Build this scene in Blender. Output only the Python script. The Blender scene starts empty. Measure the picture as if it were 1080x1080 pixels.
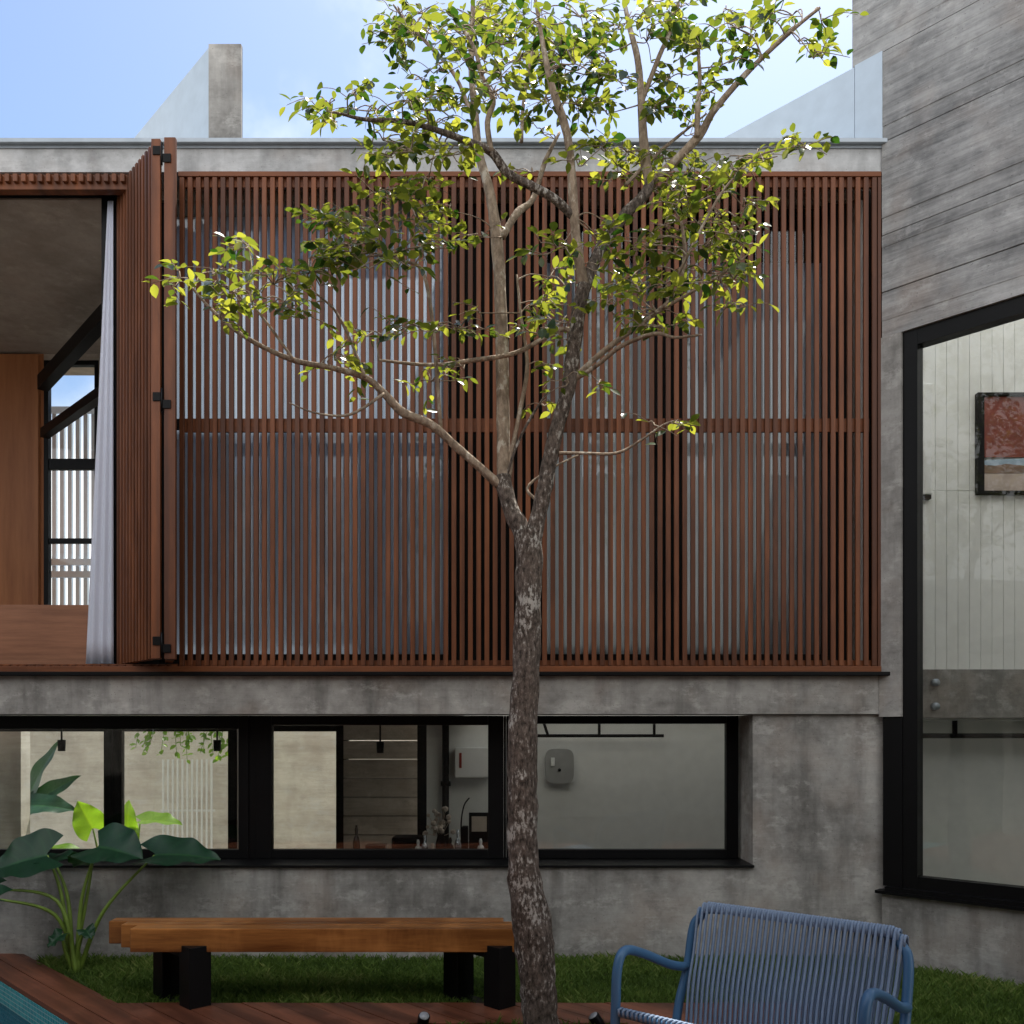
import bpy, bmesh, math, random
from mathutils import Vector, Matrix, noise
random.seed(11)
R = math.radians

# ------------------------------------------------------------------ camera, sky, sun, exposure
SC = bpy.context.scene
COL = SC.collection
F = 950.0            # focal length in photo pixels (photo is 1080 wide)
EYE = 1.53
HOR = 778.0
cam_d = bpy.data.cameras.new('camera')
cam = bpy.data.objects.new('camera', cam_d)
COL.objects.link(cam)
cam.location = (0, 0, EYE)
cam.rotation_euler = (R(90), 0, 0)
cam_d.sensor_width = 36
cam_d.lens = 36 * F / 1080
cam_d.shift_y = (HOR - 540) / 1080
cam_d.clip_start = 0.05
cam_d.clip_end = 2000
SC.camera = cam

FILL_CLOUD = 7.6
SUN_EL, SUN_AZ = 63.0, 24.0          # azimuth clockwise from +Y (towards +X)
w = bpy.data.worlds.new('World')
SC.world = w
w.use_nodes = True
wn = w.node_tree.nodes
sky = wn.new('ShaderNodeTexSky')
sky.sky_type = 'NISHITA'
sky.sun_disc = False
sky.sun_elevation = R(SUN_EL)
sky.sun_rotation = R(SUN_AZ)
sky.air_density = 1.0
sky.dust_density = 1.2
sky.ozone_density = 3.0
def wl_(a, b): w.node_tree.links.new(a, b)
def wmath(op, a, b):
    n = wn.new('ShaderNodeMath'); n.operation = op; n.use_clamp = False
    for i, v in enumerate((a, b)):
        if isinstance(v, (int, float)): n.inputs[i].default_value = v
        else: wl_(v, n.inputs[i])
    return n.outputs[0]
# bright clouds added in the unseen half of the sky to light the facade
wtc = wn.new('ShaderNodeTexCoord'); wsx = wn.new('ShaderNodeSeparateXYZ'); wl_(wtc.outputs['Generated'], wsx.inputs[0])
cln = wn.new('ShaderNodeTexNoise'); cln.inputs['Scale'].default_value = 2.2; cln.inputs['Detail'].default_value = 7; cln.inputs['Roughness'].default_value = .55
wl_(wtc.outputs['Generated'], cln.inputs['Vector'])
clm = wn.new('ShaderNodeMapRange'); clm.interpolation_type = 'SMOOTHSTEP'; wl_(wsx.outputs[1], clm.inputs[0])
clm.inputs[1].default_value = .0; clm.inputs[2].default_value = -.4; clm.inputs[3].default_value = 0; clm.inputs[4].default_value = .34
clr = wn.new('ShaderNodeMapRange'); clr.interpolation_type = 'SMOOTHSTEP'
hzm = wn.new('ShaderNodeMapRange'); hzm.interpolation_type = 'SMOOTHSTEP'; wl_(wsx.outputs[2], hzm.inputs[0])
hzm.inputs[1].default_value = .52; hzm.inputs[2].default_value = .12; hzm.inputs[3].default_value = 0; hzm.inputs[4].default_value = .36
wl_(wmath('ADD', cln.outputs[0], wmath('MAXIMUM', clm.outputs[0], hzm.outputs[0])), clr.inputs[0])
clr.inputs[1].default_value = .62; clr.inputs[2].default_value = .82
wmx = wn.new('ShaderNodeMix'); wmx.data_type = 'RGBA'; wl_(clr.outputs[0], wmx.inputs[0]); wl_(sky.outputs[0], wmx.inputs[6])
wmx.inputs[7].default_value = (FILL_CLOUD * .98, FILL_CLOUD * .99, FILL_CLOUD * 1.0, 1)
wl_(wmx.outputs[2], wn['Background'].inputs[0])
wn['Background'].inputs[1].default_value = 0.122
sl = bpy.data.lights.new('sun', 'SUN')
sl.energy = 5.0
sl.angle = R(0.5)
sl.color = (1, 0.95, 0.86)
so = bpy.data.objects.new('sun', sl)
COL.objects.link(so)
sd = Vector((math.sin(R(SUN_AZ)) * math.cos(R(SUN_EL)), math.cos(R(SUN_AZ)) * math.cos(R(SUN_EL)), math.sin(R(SUN_EL))))
so.rotation_euler = (-sd).to_track_quat('-Z', 'Y').to_euler()
so.location = (4, 9, 14)
SC.view_settings.view_transform = 'Standard'
SC.view_settings.look = 'None'
SC.view_settings.gamma = 1
SC.view_settings.exposure = 0.85
SC.render.engine = 'CYCLES'
SC.cycles.max_bounces = 10
SC.cycles.transparent_max_bounces = 16

# ------------------------------------------------------------------ helpers
def P(px, py, Y):
    return Vector(((px - 540) * Y / F, Y, EYE + (HOR - py) * Y / F))
def PX(px, Y): return (px - 540) * Y / F
def PZ(py, Y): return EYE + (HOR - py) * Y / F

class MB:
    def __init__(s): s.v = []; s.f = []; s.sm = []
    def add(s, vs, fs, smooth=False):
        o = len(s.v)
        s.v += [Vector(v) for v in vs]
        for f in fs:
            s.f.append([i + o for i in f]); s.sm.append(smooth)
        return s
    def box(s, x0, x1, y0, y1, z0, z1, M=None):
        vs = [Vector((x, y, z)) for x in (x0, x1) for y in (y0, y1) for z in (z0, z1)]
        if M: vs = [M @ v for v in vs]
        return s.add(vs, [(0, 1, 3, 2), (4, 6, 7, 5), (0, 4, 5, 1), (2, 3, 7, 6), (0, 2, 6, 4), (1, 5, 7, 3)])
    def bbox(s, x0, x1, y0, y1, z0, z1, b=.006, M=None, seg=2):
        bm = bmesh.new()
        bmesh.ops.create_cube(bm, size=1)
        for v in bm.verts:
            v.co = Vector((x0 + (v.co.x + .5) * (x1 - x0), y0 + (v.co.y + .5) * (y1 - y0), z0 + (v.co.z + .5) * (z1 - z0)))
        bmesh.ops.bevel(bm, geom=bm.edges[:], offset=b, segments=seg, affect='EDGES', profile=.6)
        if M: bm.transform(M)
        s.bm(bm)
        return s
    def bm(s, bm, smooth=False):
        bm.verts.index_update()
        s.add([v.co.copy() for v in bm.verts], [[v.index for v in f.verts] for f in bm.faces], smooth)
        bm.free()
    def prism(s, pts, off):
        n = len(pts); off = Vector(off)
        a = [Vector(p) for p in pts]; b = [p + off for p in a]
        return s.add(a + b, [list(range(n))[::-1], [n + i for i in range(n)]] +
                     [[i, (i + 1) % n, n + (i + 1) % n, n + i] for i in range(n)])
    def tube(s, pts, rad, n=10, cap=True, wob=0, seed=0):
        pts = [Vector(p) for p in pts]
        if not hasattr(rad, '__len__'): rad = [rad] * len(pts)
        vs = []; fs = []
        t = (pts[1] - pts[0]).normalized()
        u = t.orthogonal().normalized()
        for i, p in enumerate(pts):
            if i == 0: t2 = t
            elif i == len(pts) - 1: t2 = (pts[i] - pts[i - 1]).normalized()
            else: t2 = ((pts[i + 1] - pts[i]).normalized() + (pts[i] - pts[i - 1]).normalized()).normalized()
            q = t.rotation_difference(t2); u = (q @ u); u = (u - t2 * u.dot(t2)).normalized(); t = t2
            v = t.cross(u)
            for k in range(n):
                a = 2 * math.pi * k / n
                d = u * math.cos(a) + v * math.sin(a)
                r = rad[i]
                if wob:
                    r *= 1 + wob * noise.noise((p + d * rad[i]) * 14 + Vector((seed, 0, 0)))
                vs.append(p + d * r)
        for i in range(len(pts) - 1):
            for k in range(n):
                a = i * n + k; b = i * n + (k + 1) % n
                fs.append((a, b, b + n, a + n))
        if cap:
            fs.append(list(range(n))[::-1]); fs.append([(len(pts) - 1) * n + k for k in range(n)])
        return s.add(vs, fs, True)
    def lathe(s, prof, c, n=20):
        c = Vector(c); vs = []; fs = []
        for r, z in prof:
            for k in range(n):
                a = 2 * math.pi * k / n
                vs.append(c + Vector((r * math.cos(a), r * math.sin(a), z)))
        m = len(prof)
        for i in range(m - 1):
            for k in range(n):
                fs.append((i * n + k, i * n + (k + 1) % n, (i + 1) * n + (k + 1) % n, (i + 1) * n + k))
        fs.append(list(range(n))[::-1]); fs.append([(m - 1) * n + k for k in range(n)])
        return s.add(vs, fs, True)

def smooth_path(pts, sub=6):
    pts = [Vector(p) for p in pts]; out = []
    for i in range(len(pts) - 1):
        p0 = pts[max(i - 1, 0)]; p1 = pts[i]; p2 = pts[i + 1]; p3 = pts[min(i + 2, len(pts) - 1)]
        for k in range(sub):
            t = k / sub
            out.append(.5 * ((2 * p1) + (p2 - p0) * t + (2 * p0 - 5 * p1 + 4 * p2 - p3) * t * t + (-p0 + 3 * p1 - 3 * p2 + p3) * t ** 3))
    out.append(pts[-1])
    return out

def wloc(o):
    v = Vector((0, 0, 0))
    while o: v += o.location; o = o.parent
    return v
def obj(name, mb, m, parent=None, local=False):
    """links a builder as ONE mesh object; vertices are world coordinates unless local"""
    base = Vector((0, 0, 0)) if local or not parent else wloc(parent)
    me = bpy.data.meshes.new(name)
    me.from_pydata([tuple(v - base) for v in mb.v], [], mb.f)
    me.polygons.foreach_set('use_smooth', mb.sm)
    me.materials.append(m)
    me.validate()
    bm = bmesh.new(); bm.from_mesh(me)
    if len(bm.faces) < 20000:
        bmesh.ops.recalc_face_normals(bm, faces=bm.faces[:])
    bm.to_mesh(me); bm.free()
    o = bpy.data.objects.new(name, me)
    COL.objects.link(o)
    if parent: o.parent = parent
    return o
def tag(o, label, cat, group=None):
    o['label'] = label; o['category'] = cat
    if group: o['group'] = group
    return o
def thing(name, label, cat, loc=(0, 0, 0), rz=0, group=None):
    o = bpy.data.objects.new(name, None); o.empty_display_size = .2
    COL.objects.link(o)
    o.location = loc; o.rotation_euler = (0, 0, rz)
    return tag(o, label, cat, group)
def struct(name, mb, m, kind='structure'):
    o = obj(name, mb, m); o['kind'] = kind
    return o
def group_part(name, parent):
    o = bpy.data.objects.new(name, None); o.empty_display_size = .1
    COL.objects.link(o); o.parent = parent
    return o

# ------------------------------------------------------------------ materials
class NT:
    def __init__(s, name):
        s.m = bpy.data.materials.new(name); s.m.use_nodes = True
        s.t = s.m.node_tree; s.n = s.t.nodes; s.b = s.n['Principled BSDF']; s.out = s.n['Material Output']
    def N(s, typ, **kw):
        n = s.n.new(typ)
        for k, v in kw.items(): setattr(n, k, v)
        return n
    def L(s, a, b): s.t.links.new(a, b)
    def coords(s, scale=(1, 1, 1), rot=(0, 0, 0), kind='Object'):
        tc = s.N('ShaderNodeTexCoord'); r = s.N('ShaderNodeMapping'); sc = s.N('ShaderNodeMapping')
        r.inputs['Rotation'].default_value = rot; sc.inputs['Scale'].default_value = scale
        s.L(tc.outputs[kind], r.inputs[0]); s.L(r.outputs[0], sc.inputs[0])
        return sc.outputs[0]
    def noise(s, vec, scale=5, detail=5, rough=.55):
        n = s.N('ShaderNodeTexNoise'); n.inputs['Scale'].default_value = scale
        n.inputs['Detail'].default_value = detail; n.inputs['Roughness'].default_value = rough
        s.L(vec, n.inputs['Vector']); return n.outputs['Fac']
    def ramp(s, fac, stops):
        r = s.N('ShaderNodeValToRGB'); e = r.color_ramp.elements
        while len(e) < len(stops): e.new(.5)
        for el, (p, c) in zip(e, stops):
            el.position = p; el.color = (*c, 1) if len(c) == 3 else c
        s.L(fac, r.inputs[0]); return r.outputs[0]
    def mix(s, fac, a, b, mode='MIX'):
        n = s.N('ShaderNodeMix', data_type='RGBA', blend_type=mode)
        if isinstance(fac, float): n.inputs[0].default_value = fac
        else: s.L(fac, n.inputs[0])
        for sock, v in ((n.inputs[6], a), (n.inputs[7], b)):
            if isinstance(v, tuple): sock.default_value = (*v, 1)
            else: s.L(v, sock)
        return n.outputs[2]
    def math(s, op, a, b=None):
        n = s.N('ShaderNodeMath', operation=op)
        for i, v in enumerate((a, b)):
            if v is None: continue
            if isinstance(v, (int, float)): n.inputs[i].default_value = v
            else: s.L(v, n.inputs[i])
        return n.outputs[0]
    def bump(s, h, strength=.3, dist=.01):
        n = s.N('ShaderNodeBump'); n.inputs['Strength'].default_value = strength; n.inputs['Distance'].default_value = dist
        s.L(h, n.inputs['Height']); s.L(n.outputs[0], s.b.inputs['Normal'])
    def base(s, c):
        if isinstance(c, tuple): s.b.inputs['Base Color'].default_value = (*c, 1)
        else: s.L(c, s.b.inputs['Base Color'])
    def rough(s, v, spec=None):
        s.b.inputs['Roughness'].default_value = v
        if spec is not None: s.b.inputs['Specular IOR Level'].default_value = spec

def plain(name, c, rough=.6, spec=.5, metal=0, var=.12):
    n = NT(name); v = n.coords()
    f = n.noise(v, 9, 4)
    n.base(n.ramp(f, [(.25, tuple(x * (1 - var) for x in c)), (.75, tuple(min(1, x * (1 + var)) for x in c))]))
    n.rough(rough, spec); n.b.inputs['Metallic'].default_value = metal
    return n.m

def concrete(name, lo, hi, rot=0, board=6.0, warm=(.36, .27, .21), stain=.35, bumps=.35, wts=(.45, .45, .30, .22), pos=(.42, .51, .60)):
    n = NT(name)
    v = n.coords((1, 1, 1), (0, 0, rot))
    st = n.coords((.55, .55, board), (0, 0, rot))
    fs = n.coords((2.2, 2.2, 34), (0, 0, rot))
    vert = n.coords((5.5, 5.5, .7), (0, 0, rot))
    big = n.noise(v, 1.3, 6, .65); streak = n.noise(st, 1.0, 7, .68); fine = n.noise(fs, 1.0, 5, .65); drip = n.noise(vert, 1.0, 5, .6)
    mot = n.noise(v, 9, 6, .7)
    a = n.math('ADD', n.math('MULTIPLY', big, wts[0]), n.math('MULTIPLY', streak, wts[1]))
    a = n.math('ADD', a, n.math('MULTIPLY', fine, wts[2]))
    a = n.math('ADD', a, n.math('MULTIPLY', mot, wts[3]))
    mid = tuple((l + h) / 2 for l, h in zip(lo, hi))
    col = n.ramp(n.math('MULTIPLY', a, .72), [(pos[0], lo), (pos[1], mid), (pos[2], hi)])
    sm = n.ramp(drip, [(.5, (0, 0, 0)), (.72, (1, 1, 1))])
    col = n.mix(n.math('MULTIPLY', sm, stain), col, tuple(x * .5 for x in lo))
    wm = n.ramp(n.noise(v, 1.9, 3), [(.52, (0, 0, 0)), (.7, (1, 1, 1))])
    col = n.mix(n.math('MULTIPLY', wm, .3), col, warm)
    eff = n.ramp(n.math('ADD', n.math('MULTIPLY', n.noise(n.coords((1, 1, 2.2), (0, 0, rot)), 3.3, 9, .72), .7), n.math('MULTIPLY', mot, .3)), [(.535, (0, 0, 0)), (.60, (1, 1, 1))])
    col = n.mix(n.math('MULTIPLY', eff, .30), col, tuple(min(.62, x * 1.25) for x in hi))
    drk = n.ramp(n.math('ADD', n.math('MULTIPLY', n.noise(n.coords((1.4, 1.4, 2.6), (.4, 0, rot)), 4.1, 9, .75), .7), n.math('MULTIPLY', fine, .3)), [(.54, (0, 0, 0)), (.62, (1, 1, 1))])
    col = n.mix(n.math('MULTIPLY', drk, .35), col, tuple(x * .75 for x in lo))
    holes = n.N('ShaderNodeTexVoronoi'); holes.inputs['Scale'].default_value = 26; n.L(v, holes.inputs['Vector'])
    hm = n.ramp(holes.outputs['Distance'], [(.06, (1, 1, 1)), (.13, (0, 0, 0))])
    col = n.mix(n.math('MULTIPLY', hm, .35), col, tuple(x * .4 for x in lo))
    n.base(col); n.rough(.78, .3)
    h = n.math('ADD', n.math('MULTIPLY', fine, .6), n.math('MULTIPLY', mot, .4))
    h = n.math('SUBTRACT', h, n.math('MULTIPLY', hm, .3))
    n.bump(h, bumps, .012)
    return n.m

def wood(name, dark, light, axis='X', rot=0, scale=1.0, rough=.5, spec=.4, piece=None, grain=1.0):
    n = NT(name)
    s = {'X': (1.2, 14, 14), 'Y': (14, 1.2, 14), 'Z': (14, 14, 1.2)}[axis]
    v = n.coords(tuple(x * scale for x in s), (0, 0, rot))
    v2 = n.coords(tuple(x * .22 * scale for x in s), (0, 0, rot))
    g = n.noise(v, 1.6 * grain, 8, .68); b = n.noise(v2, 1.6, 3, .5)
    f = n.math('ADD', n.math('MULTIPLY', g, .6), n.math('MULTIPLY', b, .45))
    col = n.ramp(f, [(.36, dark), (.68, light)])
    if piece:
        pv = n.coords(piece, (0, 0, rot))
        wn_ = n.N('ShaderNodeTexNoise'); wn_.inputs['Scale'].default_value = 1; wn_.inputs['Detail'].default_value = 1; n.L(pv, wn_.inputs['Vector'])
        col = n.mix(n.ramp(wn_.outputs['Fac'], [(.36, (.75, .75, .75)), (.64, (0, 0, 0))]), col, tuple(x * .55 for x in dark))
        wx = n.noise(n.coords((3, 3, .8)), 1.4, 5, .6)
        col = n.mix(n.ramp(wx, [(.52, (0, 0, 0)), (.75, (.45, .45, .45))]), col, tuple(min(1, x * 1.25 + .02) for x in light))
    n.base(col); n.rough(rough, spec)
    n.bump(g, .25, .004)
    return n.m

def glass(name, tint=(.94, .95, .94), k=1.6):
    n = NT(name); n.n.remove(n.b)
    tr = n.N('ShaderNodeBsdfTransparent'); tr.inputs[0].default_value = (*tint, 1)
    gl = n.N('ShaderNodeBsdfGlossy'); gl.inputs['Roughness'].default_value = .004
    fr = n.N('ShaderNodeFresnel'); fr.inputs[0].default_value = 1.5
    mx = n.N('ShaderNodeMixShader')
    wob = n.noise(n.coords(), 1.1, 2)
    bp = n.N('ShaderNodeBump'); bp.inputs['Strength'].default_value = .012; bp.inputs['Distance'].default_value = .3
    n.L(wob, bp.inputs['Height']); n.L(bp.outputs[0], gl.inputs['Normal'])
    f = n.math('MINIMUM', n.math('MULTIPLY', fr.outputs[0], k), 1.0)
    n.L(f, mx.inputs[0]); n.L(tr.outputs[0], mx.inputs[1]); n.L(gl.outputs[0], mx.inputs[2]); n.L(mx.outputs[0], n.out.inputs[0])
    return n.m

def leafmat(name, cols, trans, rough=.3, spec=.55, tfac=.42):
    n = NT(name)
    at = n.N('ShaderNodeAttribute', attribute_name='tone')
    c = n.ramp(at.outputs['Fac'], [(i / (len(cols) - 1), k) for i, k in enumerate(cols)])
    v = n.noise(n.coords(), 30, 3)
    c = n.mix(n.math('MULTIPLY', v, .35), c, tuple(x * .55 for x in cols[0]))
    n.base(c); n.rough(rough, spec)
    t = n.N('ShaderNodeBsdfTranslucent')
    tc = n.ramp(at.outputs['Fac'], [(0, trans[0]), (1, trans[1])]); n.L(tc, t.inputs[0])
    mx = n.N('ShaderNodeMixShader'); mx.inputs[0].default_value = tfac
    n.L(n.b.outputs[0], mx.inputs[1]); n.L(t.outputs[0], mx.inputs[2]); n.L(mx.outputs[0], n.out.inputs[0])
    return n.m

M = {}
M['conc'] = concrete('smooth_concrete', (.14, .132, .122), (.49, .475, .45), stain=.55, board=2.2, wts=(.75, .25, .10, .34), pos=(.40, .52, .66), bumps=.25)
M['conc_board'] = concrete('board_formed_concrete', (.15, .15, .15), (.46, .455, .445), rot=R(45), board=7.5, stain=.12, bumps=.6)
M['conc_light'] = concrete('parapet_concrete', (.24, .24, .24), (.60, .61, .62), stain=.4, board=2.2, wts=(.75, .25, .10, .34), pos=(.38, .5, .62), bumps=.25)
M['conc_dark'] = concrete('ceiling_concrete', (.25, .21, .17), (.44, .38, .32), board=3, stain=.1)
M['conc_back'] = concrete('courtyard_concrete', (.50, .45, .38), (.78, .72, .62), board=5, stain=.12)
M['slat'] = wood('stained_slat_wood', (.095, .027, .008), (.245, .074, .020), 'Z', rough=.5, piece=(16.1, .5, .12))
M['rail'] = wood('stained_rail_wood', (.095, .027, .008), (.245, .074, .020), 'X', rough=.55)
M['bench'] = wood('honey_bench_wood', (.15, .042, .008), (.56, .23, .06), 'X', rough=.38, grain=1.7, piece=(.6, 9, 4))
M['bench_end'] = wood('bench_end_grain', (.12, .04, .015), (.26, .10, .04), 'Y', rough=.6)
M['panel'] = wood('veneer_panel_wood', (.24, .085, .03), (.42, .17, .065), 'Z', scale=.5, rough=.5)
M['sill'] = wood('veneer_sill_wood', (.15, .06, .03), (.36, .16, .085), 'X', scale=.8, rough=.5)
M['deck'] = wood('deck_wood', (.095, .030, .014), (.28, .095, .048), 'X', rot=R(45), rough=.45, piece=(.25, 7.1, 1), grain=1.5)
M['black'] = plain('black_metal', (.005, .005, .0055), .4, .15)
M['blackmatte'] = plain('black_paint', (.008, .008, .008), .7, .2)
M['flash'] = plain('zinc_flashing', (.36, .40, .44), .45, .5, .6)
M['white'] = plain('white_plaster', (.80, .80, .77), .8, .3, 0, .05)
M['whitebox'] = plain('white_enamel', (.78, .78, .76), .4, .5, 0, .04)
M['greybox'] = plain('grey_plastic', (.34, .34, .33), .5, .5)
M['bluewhite'] = plain('pale_blue_render', (.52, .61, .70), .8, .3, 0, .06)
M['glass'] = glass('clear_glass', k=1.0)
M['glassup'] = glass('upper_glass', (.9, .93, .95), 1.3)
M['floor'] = plain('grey_floor', (.55, .54, .52), .5, .4)
M['soil'] = plain('dark_soil', (.045, .03, .02), .95, .1, 0, .4)
M['chairblue'] = plain('blue_powder_coat', (.06, .16, .30), .38, .5, 0, .05)

def cordmat():
    n = NT('blue_woven_cord')
    v = n.coords((1, 1, 1))
    wv = n.N('ShaderNodeTexWave'); wv.wave_type = 'BANDS'; wv.bands_direction = 'DIAGONAL'
    wv.inputs['Scale'].default_value = 90; wv.inputs['Distortion'].default_value = 1.5; n.L(v, wv.inputs[0])
    n.base(n.ramp(wv.outputs['Fac'], [(.1, (.10, .165, .28)), (.9, (.42, .52, .67))])); n.rough(.75, .25)
    n.bump(wv.outputs['Fac'], .5, .003)
    return n.m
M['cord'] = cordmat()

def clothmat(name, c, tr=.35):
    n = NT(name)
    v = n.coords((1, 1, 1)); f = n.noise(v, 160, 2)
    n.base(n.ramp(f, [(.3, tuple(x * .9 for x in c)), (.7, c)])); n.rough(.9, .15); n.bump(f, .2, .002)
    t = n.N('ShaderNodeBsdfTranslucent'); t.inputs[0].default_value = (*c, 1)
    mx = n.N('ShaderNodeMixShader'); mx.inputs[0].default_value = tr
    n.L(n.b.outputs[0], mx.inputs[1]); n.L(t.outputs[0], mx.inputs[2]); n.L(mx.outputs[0], n.out.inputs[0])
    return n.m
M['curtain'] = clothmat('white_curtain_cloth', (.82, .85, .95), .35)
M['sheer'] = clothmat('sheer_curtain_cloth', (.78, .83, .90), .6)
M['blind'] = clothmat('grey_blind_cloth', (.66, .67, .68), .36)

def barkmat(name, dark, light, pale, thr=.56, sc=34):
    n = NT(name); v = n.coords((1, 1, .45)); v2 = n.coords()
    a = n.noise(v, sc, 6, .7); b = n.noise(v2, 7, 4, .6)
    vo = n.N('ShaderNodeTexVoronoi'); vo.inputs['Scale'].default_value = 46; n.L(v, vo.inputs['Vector'])
    col = n.ramp(a, [(.35, dark), (.6, light)])
    pm = n.ramp(n.math('ADD', n.math('MULTIPLY', a, .6), n.math('MULTIPLY', b, .45)), [(thr, (0, 0, 0)), (thr + .05, (1, 1, 1))])
    col = n.mix(pm, col, pale)
    n.base(col); n.rough(.9, .2)
    n.bump(n.math('ADD', a, n.math('MULTIPLY', vo.outputs['Distance'], .8)), .9, .012)
    return n.m
M['bark'] = barkmat('rough_speckled_bark', (.034, .027, .022), (.19, .15, .125), (.46, .43, .39), .565, 60)
M['bark2'] = barkmat('pale_limb_bark', (.17, .125, .09), (.40, .31, .23), (.52, .46, .38), .58, 22)
M['leaf'] = leafmat('tree_leaf', [(.02, .045, .018), (.035, .075, .018), (.075, .12, .018)], [(.04, .11, .008), (.62, .62, .06)], .27, .7, .46)
M['leafdark'] = leafmat('elephant_ear_leaf', [(.010, .042, .020), (.018, .072, .030), (.055, .15, .05)], [(.03, .12, .02), (.06, .2, .03)], .42, .4, .18)
M['leaflight'] = leafmat('courtyard_leaf', [(.05, .11, .02), (.12, .24, .03)], [(.25, .5, .02), (.45, .7, .03)], .4, .5, .5)
M['petiole'] = plain('green_stalk', (.17, .26, .04), .45, .5, 0, .3)
def grassmat():
    n = NT('lawn_grass'); at = n.N('ShaderNodeAttribute', attribute_name='tone')
    n.base(n.ramp(at.outputs['Fac'], [(0, (.035, .07, .012)), (.55, (.12, .20, .034)), (1, (.30, .33, .10))])); n.rough(.6, .3)
    t = n.N('ShaderNodeBsdfTranslucent'); t.inputs[0].default_value = (.12, .22, .03, 1)
    mx = n.N('ShaderNodeMixShader'); mx.inputs[0].default_value = .25
    n.L(n.b.outputs[0], mx.inputs[1]); n.L(t.outputs[0], mx.inputs[2]); n.L(mx.outputs[0], n.out.inputs[0])
    return n.m
M['grass'] = grassmat()
def groundmat():
    n = NT('lawn_soil'); f = n.noise(n.coords(), 18, 6, .7)
    n.base(n.ramp(f, [(.3, (.02, .028, .010)), (.7, (.05, .065, .02))])); n.rough(.95, .1); n.bump(f, .6, .02)
    return n.m
M['ground'] = groundmat()
def tilemat():
    n = NT('turquoise_mosaic')
    v = n.coords((1, 1, 1), (0, 0, R(45)))
    sx = n.N('ShaderNodeSeparateXYZ'); n.L(v, sx.inputs[0])
    cb = n.N('ShaderNodeCombineXYZ'); n.L(sx.outputs[0], cb.inputs[0]); n.L(sx.outputs[2], cb.inputs[1])
    br = n.N('ShaderNodeTexBrick'); br.offset = 0; n.L(cb.outputs[0], br.inputs['Vector'])
    br.inputs['Scale'].default_value = 1; br.inputs['Brick Width'].default_value = .027; br.inputs['Row Height'].default_value = .027
    br.inputs['Mortar Size'].default_value = .0022; br.inputs['Mortar Smooth'].default_value = .1
    br.inputs['Color1'].default_value = (.02, .33, .38, 1); br.inputs['Color2'].default_value = (.06, .50, .53, 1); br.inputs['Mortar'].default_value = (.5, .65, .66, 1)
    n.base(br.outputs['Color']); n.rough(.2, .5)
    return n.m
M['tile'] = tilemat()
def watermat():
    n = NT('pool_water'); f = n.noise(n.coords(), 5, 3)
    n.base((.02, .16, .24)); n.rough(.04, .5)
    n.b.inputs['Transmission Weight'].default_value = .6; n.b.inputs['IOR'].default_value = 1.33
    n.bump(f, .12, .02)
    return n.m
M['water'] = watermat()

# ------------------------------------------------------------------ ground, deck, pool
SQ = math.sqrt(.5)
def cut(bm, co, no):
    bmesh.ops.bisect_plane(bm, geom=bm.verts[:] + bm.edges[:] + bm.faces[:], plane_co=co, plane_no=no)
YW = 6.38                                         # front plane of the lower wall
POOL_C, POOL_S = 2.49, -6.69                      # pool edges: X+Y = 2.49 and X-Y = -6.69
HX0, HX1, HY1 = -7.6, 2.9, 13.4                   # sunken footprint of house and rear courtyard
def in_pool(c): return c.x + c.y < POOL_C and c.x + c.y > POOL_C - 4.2 and c.x - c.y < POOL_S and c.x - c.y > -14.5
def in_house(c): return HX0 < c.x < HX1 and YW + .1 < c.y < HY1
bm = bmesh.new()
bmesh.ops.create_grid(bm, x_segments=1, y_segments=1, size=400)
for co, no in (((POOL_C, 0, 0), (1, 1, 0)), ((POOL_C - 4.2, 0, 0), (1, 1, 0)), ((POOL_S, 0, 0), (1, -1, 0)), ((-14.5, 0, 0), (1, -1, 0)),
               ((HX0, 0, 0), (1, 0, 0)), ((HX1, 0, 0), (1, 0, 0)), ((0, YW + .1, 0), (0, 1, 0)), ((0, HY1, 0), (0, 1, 0))):
    cut(bm, co, no)
kill = [f for f in bm.faces if in_pool(f.calc_center_median()) or in_house(f.calc_center_median())]
bmesh.ops.delete(bm, geom=kill, context='FACES')
for v in bm.verts: v.co.z = -.045
mb = MB(); mb.bm(bm)
struct('ground', mb, M['ground'])

BED = (-.55, .62, 3.9, 4.83)                      # planting bed round the tree
def deck_region(mb, planes, c0, c1, s0, s1):
    """planks along the 45 degree pool edge, clipped to a convex region"""
    c = c0
    k = 0
    while c < c1:
        bm = bmesh.new()
        bmesh.ops.create_cube(bm, size=1)
        wd = .135
        for v in bm.verts:
            cc = c + .003 + (v.co.x + .5) * (wd - .005); ss = s0 + (v.co.y + .5) * (s1 - s0)
            v.co = Vector((cc * SQ + ss * SQ, cc * SQ - ss * SQ, -.03 + (v.co.z + .5) * .03 + .0015 * math.sin(k * 2.3)))
        for co, no in planes:
            g = bmesh.ops.bisect_plane(bm, geom=bm.verts[:] + bm.edges[:] + bm.faces[:], plane_co=co, plane_no=no, clear_outer=True)
            ed = [e for e in bm.edges if e.is_boundary]
            if ed: bmesh.ops.holes_fill(bm, edges=ed)
        if bm.faces: mb.bm(bm)
        else: bm.free()
        c += wd; k += 1
mb = MB()
e0 = POOL_C * SQ
YD = 5.2; XD = 1.75
deck_region(mb, [((0, YD, 0), (0, -1, 0)), ((0, 9.6, 0), (0, 1, 0)), ((2.92, 0, 0), (1, 1, 0))], e0, 2.92 * SQ + .01, -8.5, -1)
base = [((0, YD, 0), (0, 1, 0)), ((XD, 0, 0), (1, 0, 0))]
lo = e0 - .135 * 60
rest = [((-99, 0, 0), (-1, 0, 0))]
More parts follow.
